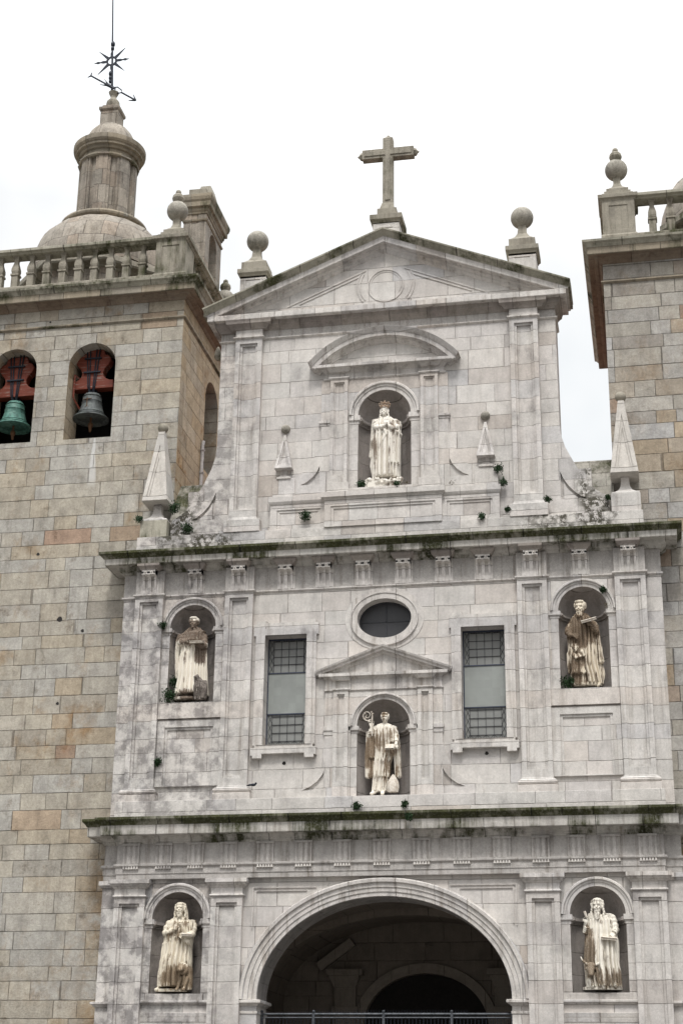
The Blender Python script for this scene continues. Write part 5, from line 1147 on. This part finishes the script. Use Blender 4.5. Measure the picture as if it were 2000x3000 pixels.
cz.tube([f.p(412, 320, .17), f.p(400, 400, .17), f.p(370, 420, .17)]+[], .015, 6); cz.tube([f.p(370, 420, .17)]+sp_, [.016]+[.015-.007*i/59 for i in range(60)], 7)
for u, v, r_ in ((330, 450, .03), (360, 450, .02), (240, 390, .018), (240, 260, .015), (395, 215, .015), (430, 255, .018), (250, 350, .018)): cz.ball(f.p(u, v, .17), r_, 8, 6)
cz.tube([f.p(412, 320, .17), f.p(400, 250, .17), f.p(370, 205, .17)], [.014, .011, .006], 6)
obj('crozier', cz, m_white, f.T, smooth=True)
book(f, 830, 1055, .24, .22, .15, .055, 'book', m_white, f.T, rx=.9)
mt = MB(); c1 = f.p(905, 1930, .20); lo = f.p(905, 2130, .20)
mt.sweep([[(c1.x+x*sx_, c1.y+y*sy_, lo.z+z) for x, y in ((-.14, 0), (-.07, -.10), (.07, -.10), (.14, 0), (.07, .10), (-.07, .10))] for z, sx_, sy_ in ((0, .9, .9), (.12, 1.1, 1.0), (.26, .95, .7), (.36, .55, .35), (.44, .08, .1))])
obj('mitre', mt, m_white, f.T, .01, smooth=True)

def plinth(f_, u0, u1, v0, v1, name='base_slab', mat=None, d=.28):
    a, b = f_.p(u0, v1), f_.p(u1, v1); t = f_.p(u0, v0).z
    n_ = 20; ring = [((a.x+b.x)/2+(b.x-a.x)/2*math.cos(PI*2*i/n_), .18-d*.9*math.sin(2*PI*i/n_)) for i in range(n_)]
    obj(name, MB().sweep([[(x, y, z) for x, y in ring] for z in (min(a.z, b.z), t)]), mat or f_.mat, f_.T, .01)

# 3. saint writing, with an eagle
MJ = ((-5.738, .001195, 2e-5), (12.8195, -3e-5, -.001195))
f = statue('statue', 'brown-stained statue of a saint writing in a book with an eagle at his feet', -4.95, 10.11, 'john', *MJ)
f.robe([(570, 540, 700, .9, .3), (620, 440, 800, .8, .5), (720, 370, 870, .75, .7), (850, 340, 890, .75, .9), (1000, 370, 880, .72, 1), (1250, 350, 910, .75, 1.1), (1600, 320, 930, .80, 1.2), (2040, 280, 950, .85, 1.4)], 13, .16, 21)
f.robe([(640, 560, 880, .9, .3), (700, 420, 860, .95, .5), (900, 395, 840, .95, .8), (1010, 410, 800, .95, 1.0)], 7, .12, 23, d0=.02)
f.robe([(700, 260, 420, .7, .6), (850, 225, 380, .8, 1), (1150, 215, 330, .9, 1.2), (1500, 225, 330, .9, 1.2), (1700, 235, 300, .9, 1.4)], 4, .3, 25, d0=.0)
f.robe([(700, 800, 890, .8, .6), (1200, 830, 930, .9, 1), (1850, 850, 950, .9, 1.3)], 4, .3, 26, d0=.02)
f.robe([(560, 500, 760, .9, .8), (640, 460, 800, .85, 1), (700, 470, 780, .8, 1.2)], 8, .25, 27, d0=.03)
f.head(615, 450, 98, 128, .14, hair='short', turn=-.12)
f.sleeve([(400, 740, .04, .10), (350, 880, .12, .105), (470, 850, .24, .075), (540, 800, .28, .05)], seed=5); f.hand((540, 790), (700, 750), .30, .32, curl=.6, size=1.15)
f.sleeve([(850, 760, .0, .09), (860, 950, .12, .09), (740, 960, .24, .07)], seed=6); f.hand((780, 930), (640, 905), .26, .28, size=1.1)
f.limb([(300, 2060, .10, .05), (250, 2095, .18, .04)]); 
remesh(f.mb, .0075, 'figure', f.mat, f.T)
book(f, 690, 872, .33, .36, .20, .055, 'book', m_white, f.T, rx=.12)
obj('quill', MB().tube([f.p(700, 820, .36), f.p(690, 760, .36)], [.004, .009], 5), m_white, f.T)
plinth(f, 215, 830, 2120, 2160, d=.30)
e_ = Fig(*MJ, .18)
e_.robe([(1650, 690, 800, .9, .3), (1760, 660, 860, .8, 1), (1900, 650, 900, .8, 1.6), (2120, 680, 880, .7, 1.6)], 12, .30, 31, d0=.22)
e_.robe([(1730, 850, 940, .9, 1), (1900, 830, 960, .8, 1.6), (2120, 850, 950, .7, 1.6)], 6, .4, 32, d0=.12)
e_.limb([(745, 1720, .26, .055), (715, 1630, .30, .052)]); e_.limb([(715, 1630, .30, .045), (660, 1640, .36, .025), (655, 1680, .37, .010)])
e_.limb([(700, 2080, .28, .025), (690, 2125, .32, .02)]); e_.limb([(790, 2080, .28, .025), (790, 2125, .32, .02)])
remesh(e_.mb, .008, 'eagle', m_eagle, f.T)

# 4. saint reading, with a small angel
MM = ((4.317, .001089, -1.5e-5), (12.688, -3e-5, -.001142))
f = statue('statue', 'dark brown-stained statue of a bearded saint lifting a book above a small child angel', 4.95, 10.11, 'matt', *MM)
f.robe([(570, 440, 620, .9, .3), (600, 340, 720, .8, .5), (700, 290, 800, .75, .7), (900, 280, 860, .75, .9), (1200, 270, 870, .75, 1), (1600, 230, 880, .8, 1.2), (2130, 330, 960, .82, 1.3)], 12, .16, 41)
f.robe([(560, 380, 700, .85, .8), (700, 300, 640, .9, 1), (950, 330, 600, .95, 1.2)], 6, .2, 42, d0=.03)
f.robe([(800, 820, 920, .9, .8), (1100, 860, 950, .95, 1), (1400, 880, 990, .95, 1.1), (1640, 880, 1020, .95, 1.4)], 4, .28, 43, d0=.06)
f.robe([(1500, 860, 960, .9, .8), (1900, 880, 1030, .9, 1.2), (2110, 860, 990, .9, 1.3)], 4, .28, 44)
f.robe([(900, 200, 330, .8, .7), (1300, 215, 320, .9, 1), (1850, 205, 310, .9, 1.4)], 4, .28, 45)
f.head(515, 410, 122, 150, .15, hair='short', beard=.75, turn=-.25)
f.sleeve([(330, 780, .0, .10), (230, 930, .10, .095), (290, 1030, .20, .065)], seed=7); f.limb([(260, 1020, .20, .045), (350, 1020, .26, .036)]); f.hand((350, 1010), (500, 1080), .27, .28, curl=.5, size=1.2)
f.sleeve([(800, 780, .0, .095), (850, 950, .10, .09), (790, 880, .22, .065), (770, 800, .28, .05)], seed=8); f.hand((770, 800), (640, 680), .30, .34, curl=.4, size=1.2)
f.limb([(880, 2110, .12, .045), (860, 2130, .20, .035)])
remesh(f.mb, .0075, 'figure', f.mat, f.T)
book(f, 700, 680, .33, .38, .22, .06, 'book', m_white, f.T, rx=.35, ry=-.24)
plinth(f, 330, 960, 2120, 2165, d=.30)
a_ = Fig(*MM, .18)
a_.robe([(1400, 340, 440, .9, .3), (1480, 320, 560, .8, .8), (1700, 320, 590, .8, 1.3), (1890, 300, 610, .85, 1.5)], 8, .24, 51, d0=.22)
a_.robe([(1860, 350, 590, .7, 1), (2120, 340, 600, .75, 1.2)], 6, .25, 52, d0=.20)
a_.head(385, 1310, 64, 84, .30, hair='short', turn=.3)
a_.limb([(340, 1450, .28, .055), (400, 1520, .34, .05), (500, 1490, .36, .042)]); a_.limb([(520, 1520, .26, .05), (560, 1470, .33, .045), (530, 1390, .35, .04)]); a_.hand((530, 1400), (560, 1300), .35, .34, curl=.4, size=.8)
a_.limb([(280, 1330, .14, .05), (240, 1450, .12, .06), (235, 1700, .10, .05), (240, 1850, .10, .02)])
remesh(a_.mb, .0095, 'child_angel', f.mat, f.T)

# 5. veiled saint with a lion
MK = ((-5.779, .001157, 2e-5), (5.4904, -9e-6, -.001083))
f = statue('statue', 'tan-stained statue of a long-haired saint with hand on chest and lion at his feet', -4.99, 3.06, 'mark', *MK)
f.robe([(590, 560, 800, .9, .3), (640, 470, 860, .8, .5), (760, 390, 960, .72, .7), (900, 340, 980, .72, .9), (1050, 340, 950, .72, 1), (1300, 330, 930, .75, 1), (1600, 270, 930, .82, 1.2), (1900, 240, 940, .85, 1.4), (2090, 240, 940, .85, 1.4)], 10, .18, 61)
f.robe([(1150, 320, 740, .80, .6), (1400, 300, 700, .90, 1), (1700, 280, 640, .92, 1.2), (1850, 240, 560, .92, 1.4)], 6, .24, 62, d0=.03, twist=.8)
f.robe([(650, 830, 1000, .8, .7), (800, 800, 1020, .85, 1), (980, 850, 990, .85, 1.3)], 4, .3, 63, d0=.04)
f.head(668, 400, 98, 126, .14, beard=.8, hair='long')
f.limb([(740, 330, .04, .07), (790, 500, .02, .06), (800, 640, .02, .06)])
f.sleeve([(440, 740, .02, .10), (370, 930, .10, .10), (480, 910, .22, .075), (560, 850, .27, .055)], seed=9); f.hand((560, 850), (660, 700), .30, .28, curl=.2, size=1.2)
f.sleeve([(960, 780, .02, .10), (940, 950, .10, .09), (800, 1000, .24, .065), (620, 990, .27, .04)], seed=10); f.hand((640, 980), (760, 1010), .29, .34, curl=.7, size=1.1)
f.limb([(340, 1180, .10, .05), (480, 1090, .18, .045), (620, 1000, .22, .04)])
f.limb([(790, 1040, .22, .06), (830, 1120, .22, .075), (860, 1150, .2, .05)])
f.limb([(250, 2130, .10, .05), (200, 2150, .2, .045)])
remesh(f.mb, .0075, 'figure', f.mat, f.T)
book(f, 820, 960, .30, .24, .17, .05, 'book', m_white, f.T, rx=.3, rz=.3)
plinth(f, 190, 900, 2140, 2200, d=.30)
l_ = Fig(*MK, .18)
l_.robe([(1640, 760, 880, .9, .4), (1760, 720, 930, .8, .8), (1950, 700, 960, .8, .8), (2150, 720, 960, .8, .6)], 10, .16, 71, d0=.12)
l_.limb([(800, 1760, .20, .10), (740, 1680, .30, .085)]); l_.limb([(735, 1690, .32, .075), (680, 1730, .42, .045)])
for k in range(22):
    a = 2*PI*k/22; l_.mb.ball(l_.p(755+95*math.cos(a), 1700+95*math.sin(a), .27), (.045, .05, .05), 8, 6)
l_.mb.ball(l_.p(665, 1715, .46), (.022, .02, .016), 8, 6)
for u in (715, 765): l_.mb.ball(l_.p(u, 1655, .37), (.014, .014, .01), 8, 6)
for u in (700, 810): l_.mb.ball(l_.p(u, 1610, .28), (.022, .015, .03), 8, 6)
l_.limb([(720, 1900, .24, .05), (680, 2010, .28, .038), (660, 2110, .30, .034), (630, 2140, .36, .036)]); l_.limb([(860, 1900, .24, .05), (830, 2010, .28, .038), (800, 2110, .30, .034), (780, 2140, .36, .036)])
remesh(l_.mb, .010, 'lion', f.mat, f.T)

# 6. bearded saint with an ox
ML = ((4.461, .001116, -1.5e-5), (5.5054, -9e-6, -.001097))
f = statue('statue', 'cream statue of a long-bearded saint holding a scroll with a horned ox at his feet', 4.99, 3.06, 'luke', *ML)
f.robe([(640, 420, 640, .9, .3), (690, 320, 740, .8, .5), (800, 260, 820, .72, .7), (1000, 230, 860, .72, .8), (1200, 210, 880, .75, 1), (1600, 190, 890, .8, 1.2), (1900, 210, 920, .85, 1.3), (2110, 240, 930, .85, 1.3)], 11, .18, 81)
f.robe([(1130, 480, 880, .85, .8), (1300, 490, 885, .9, 1), (1500, 560, 885, .92, 1.2), (1700, 640, 880, .92, 1.4), (1820, 760, 890, .9, 1.2)], 6, .26, 82, d0=.04)
f.robe([(1050, 360, 560, .9, .8), (1300, 380, 590, 1.0, 1.1), (1660, 500, 620, 1.0, 1.3)], 4, .3, 83, d0=.07)
f.robe([(620, 270, 500, .85, .5), (720, 260, 490, .9, 1), (830, 300, 470, .85, 1.3)], 5, .22, 84, d0=.04); f.robe([(620, 560, 760, .9, .5), (740, 600, 800, .85, 1), (900, 700, 840, .8, 1.2)], 5, .22, 85, d0=.03)
f.head(470, 460, 108, 150, .15, beard=1.25, hair='long', turn=-.15)
f.sleeve([(270, 800, .02, .09), (230, 1000, .10, .085), (250, 880, .18, .06)], seed=11, folds=7); f.limb([(245, 860, .18, .036), (235, 780, .2, .034)]); f.hand((235, 800), (215, 670), .2, .21, curl=.9, size=1.15)
f.sleeve([(760, 720, .02, .10), (830, 940, .10, .085), (790, 1020, .22, .06)], seed=12); f.hand((790, 1030), (720, 1110), .24, .30, curl=.4, size=1.2)
f.limb([(760, 2040, .16, .055), (800, 2080, .26, .045)])
remesh(f.mb, .0075, 'figure', f.mat, f.T)
obj('scroll', MB().tube([f.p(250, 700, .23), f.p(205, 570, .23)], [.028, .034], 10), m_white, f.T, .003)
book(f, 690, 1120, .30, .36, .18, .06, 'book', m_white, f.T, rx=.25, ry=.10)
plinth(f, 130, 930, 2110, 2170, d=.32)
x_ = Fig(*ML, .18)
x_.robe([(1640, 230, 420, .9, .4), (1800, 200, 460, .8, .6), (2000, 190, 480, .8, .6), (2120, 200, 480, .8, .4)], 8, .12, 91, d0=.12)
x_.limb([(305, 1690, .28, .10), (305, 1780, .36, .075), (305, 1850, .42, .055)])
for sx in (-1, 1):
    if sx < 0: x_.limb([(250, 1660, .32, .036), (170, 1600, .32, .030), (125, 1540, .32, .020), (100, 1490, .32, .008)])
    else: x_.limb([(360, 1670, .32, .036), (440, 1650, .32, .030), (495, 1600, .32, .020), (515, 1575, .32, .010)])
    x_.limb([(305+sx*75, 1720, .30, .03), (305+sx*115, 1750, .30, .018)]); x_.mb.ball(x_.p(305+sx*50, 1730, .385), (.016, .014, .014), 8, 6); x_.mb.ball(x_.p(305+sx*18, 1855, .475), (.012, .01, .01), 8, 6)
x_.limb([(400, 1850, .24, .06), (480, 1990, .30, .032), (560, 2110, .34, .036)]); x_.limb([(280, 1950, .26, .06), (320, 2080, .30, .045)])
remesh(x_.mb, .010, 'ox', f.mat, f.T)

# ------------------------------------------------------------------ plants rooted in the masonry
def plant(x, y, z, r_, label, kind='leaf', seed=0, hang=0.0):
    rnd = random.Random(seed); lf = MB(); st_ = MB()
    for k in range(7):
        a = rnd.uniform(0, 2*PI); L_ = r_*rnd.uniform(.5, 1.0); e = Vector((math.cos(a)*L_, -abs(math.sin(a))*L_*.8, L_*rnd.uniform(-.3, .8)-hang*L_))
        p0 = Vector((x, y+.03, z)); st_.tube([p0, p0+e*.5+Vector((0, 0, .02)), p0+e], [.006, .004, .002], 5)
    n_ = int(230*(r_/.12)**.8) if kind == 'leaf' else 22
    for k in range(n_):
        c = Vector((rnd.gauss(0, .34), rnd.gauss(-.30, .24), rnd.gauss(.0-hang*.5, .34)))*r_
        if c.length > r_*1.15: continue
        c += Vector((x, y, z)); s_ = rnd.uniform(.012, .026)*(1 if kind == 'leaf' else .6)
        d = Vector((rnd.gauss(0, 1), rnd.gauss(-.4, 1), rnd.gauss(.3, 1))).normalized(); u = d.cross(Vector((rnd.random(), rnd.random(), rnd.random()))).normalized(); w_ = d.cross(u)
        if c.y > y+.02: c.y = y
        lf.add([c-u*s_*1.5, c-w_*s_*.7+d*.004, c+u*s_*1.5, c+w_*s_*.7-d*.004], [(0, 1, 2, 3)])
    T = thing('plant', label, 'plant', (x, y, z), 'weeds rooted in the stonework')
    obj('leaves', lf, m_leaf if kind == 'leaf' else m_twig, T); obj('stems', st_, m_twig, T)
for i, a in enumerate([
    (-2.02, -.17, 14.92, .20, 'dark green bush growing from the parapet panel below the upper niche', 'leaf', .2),
    (-.60, .02, 15.76, .16, 'dark green bush at the left foot of the crowned statue', 'leaf', 0),
    (.34, -.05, 15.70, .10, 'sprig of green growing in front of the crowned statue, right of centre', 'leaf', .2),
    (.56, .02, 15.76, .11, 'dry brown and green weed at the right foot of the crowned statue', 'twig', 0),
    (2.98, -.12, 15.93, .15, 'green tuft beside the foot of the right relief obelisk', 'leaf', .2),
    (3.09, -.12, 15.55, .14, 'green tuft hanging from the right end of the parapet', 'leaf', .3),
    (4.19, -.10, 15.02, .12, 'green tuft at the base of the right upper pilaster', 'leaf', .2),
    (5.68, .0, 15.02, .10, 'dark green tuft between the coping and the right obelisk plinth', 'leaf', .2),
    (2.54, -.24, 14.60, .11, 'low weed on the plinth ledge right of the parapet', 'leaf', 0),
    (3.19, -.22, 14.76, .10, 'green tuft at the left side of the right upper pilaster base', 'leaf', .2),
    (5.46, -.09, 12.56, .10, 'dark weed on the arch moulding of the right middle niche', 'leaf', .2),
    (5.53, -.07, 12.18, .12, 'thin dark weed on the impost of the right middle niche', 'twig', 0),
    (4.50, .06, 10.28, .22, 'dark green bush inside the right middle niche, left of the statue', 'leaf', 0),
    (-5.69, -.06, 8.62, .15, 'dark green tuft in the joint beside the left middle pilaster', 'leaf', .3),
    (-5.48, .04, 10.30, .26, 'dark green bush inside the left middle niche, left of the statue', 'leaf', 0),
    (-5.42, .15, 10.70, .16, 'ivy climbing the left jamb of the left middle niche', 'leaf', 0),
    (-5.74, -.08, 12.17, .14, 'green weed on the left impost of the left middle niche', 'leaf', .3),
    (-5.60, -.0, 15.42, .22, 'dark weeds in the gap behind the left obelisk', 'leaf', .1),
    (-6.52, -.17, 15.08, .13, 'dark weed on the left edge of the left obelisk plinth', 'leaf', 0),
    (-.59, -.30, 7.32, .15, 'spiky green weed on the lower cornice, left of centre', 'leaf', -.2),
    (.57, -.30, 7.36, .11, 'small green weed on the lower cornice, right of centre', 'leaf', -.1),
    (.72, -.62, 7.02, .11, 'green tuft hanging on the mossy face of the lower cornice', 'leaf', .4),
    (1.76, -.06, 15.62, .15, 'bare dry twigs against the wall right of the upper niche', 'twig', -.3),
    (-5.25, .05, 14.85, .20, 'mossy weeds on the ledge right of the left obelisk', 'leaf', .2)]):
    plant(*a[:4], a[4], a[5], 100+i, a[6])
ps_ = MB().ball((-3.17, -.26, 7.93), (.075, .035, .035), 12, 8).ball((-3.10, -.27, 7.96), (.028, .025, .028), 10, 8).tube([(-3.24, -.26, 7.93), (-3.33, -.26, 7.91)], [.03, .012], 8)
tag(obj('pigeon', ps_, m_iron, None, 0, smooth='all', loc=(-3.17, -.26, 7.9)), 'dark pigeon perched on the pilaster base left of the left window', 'pigeon')
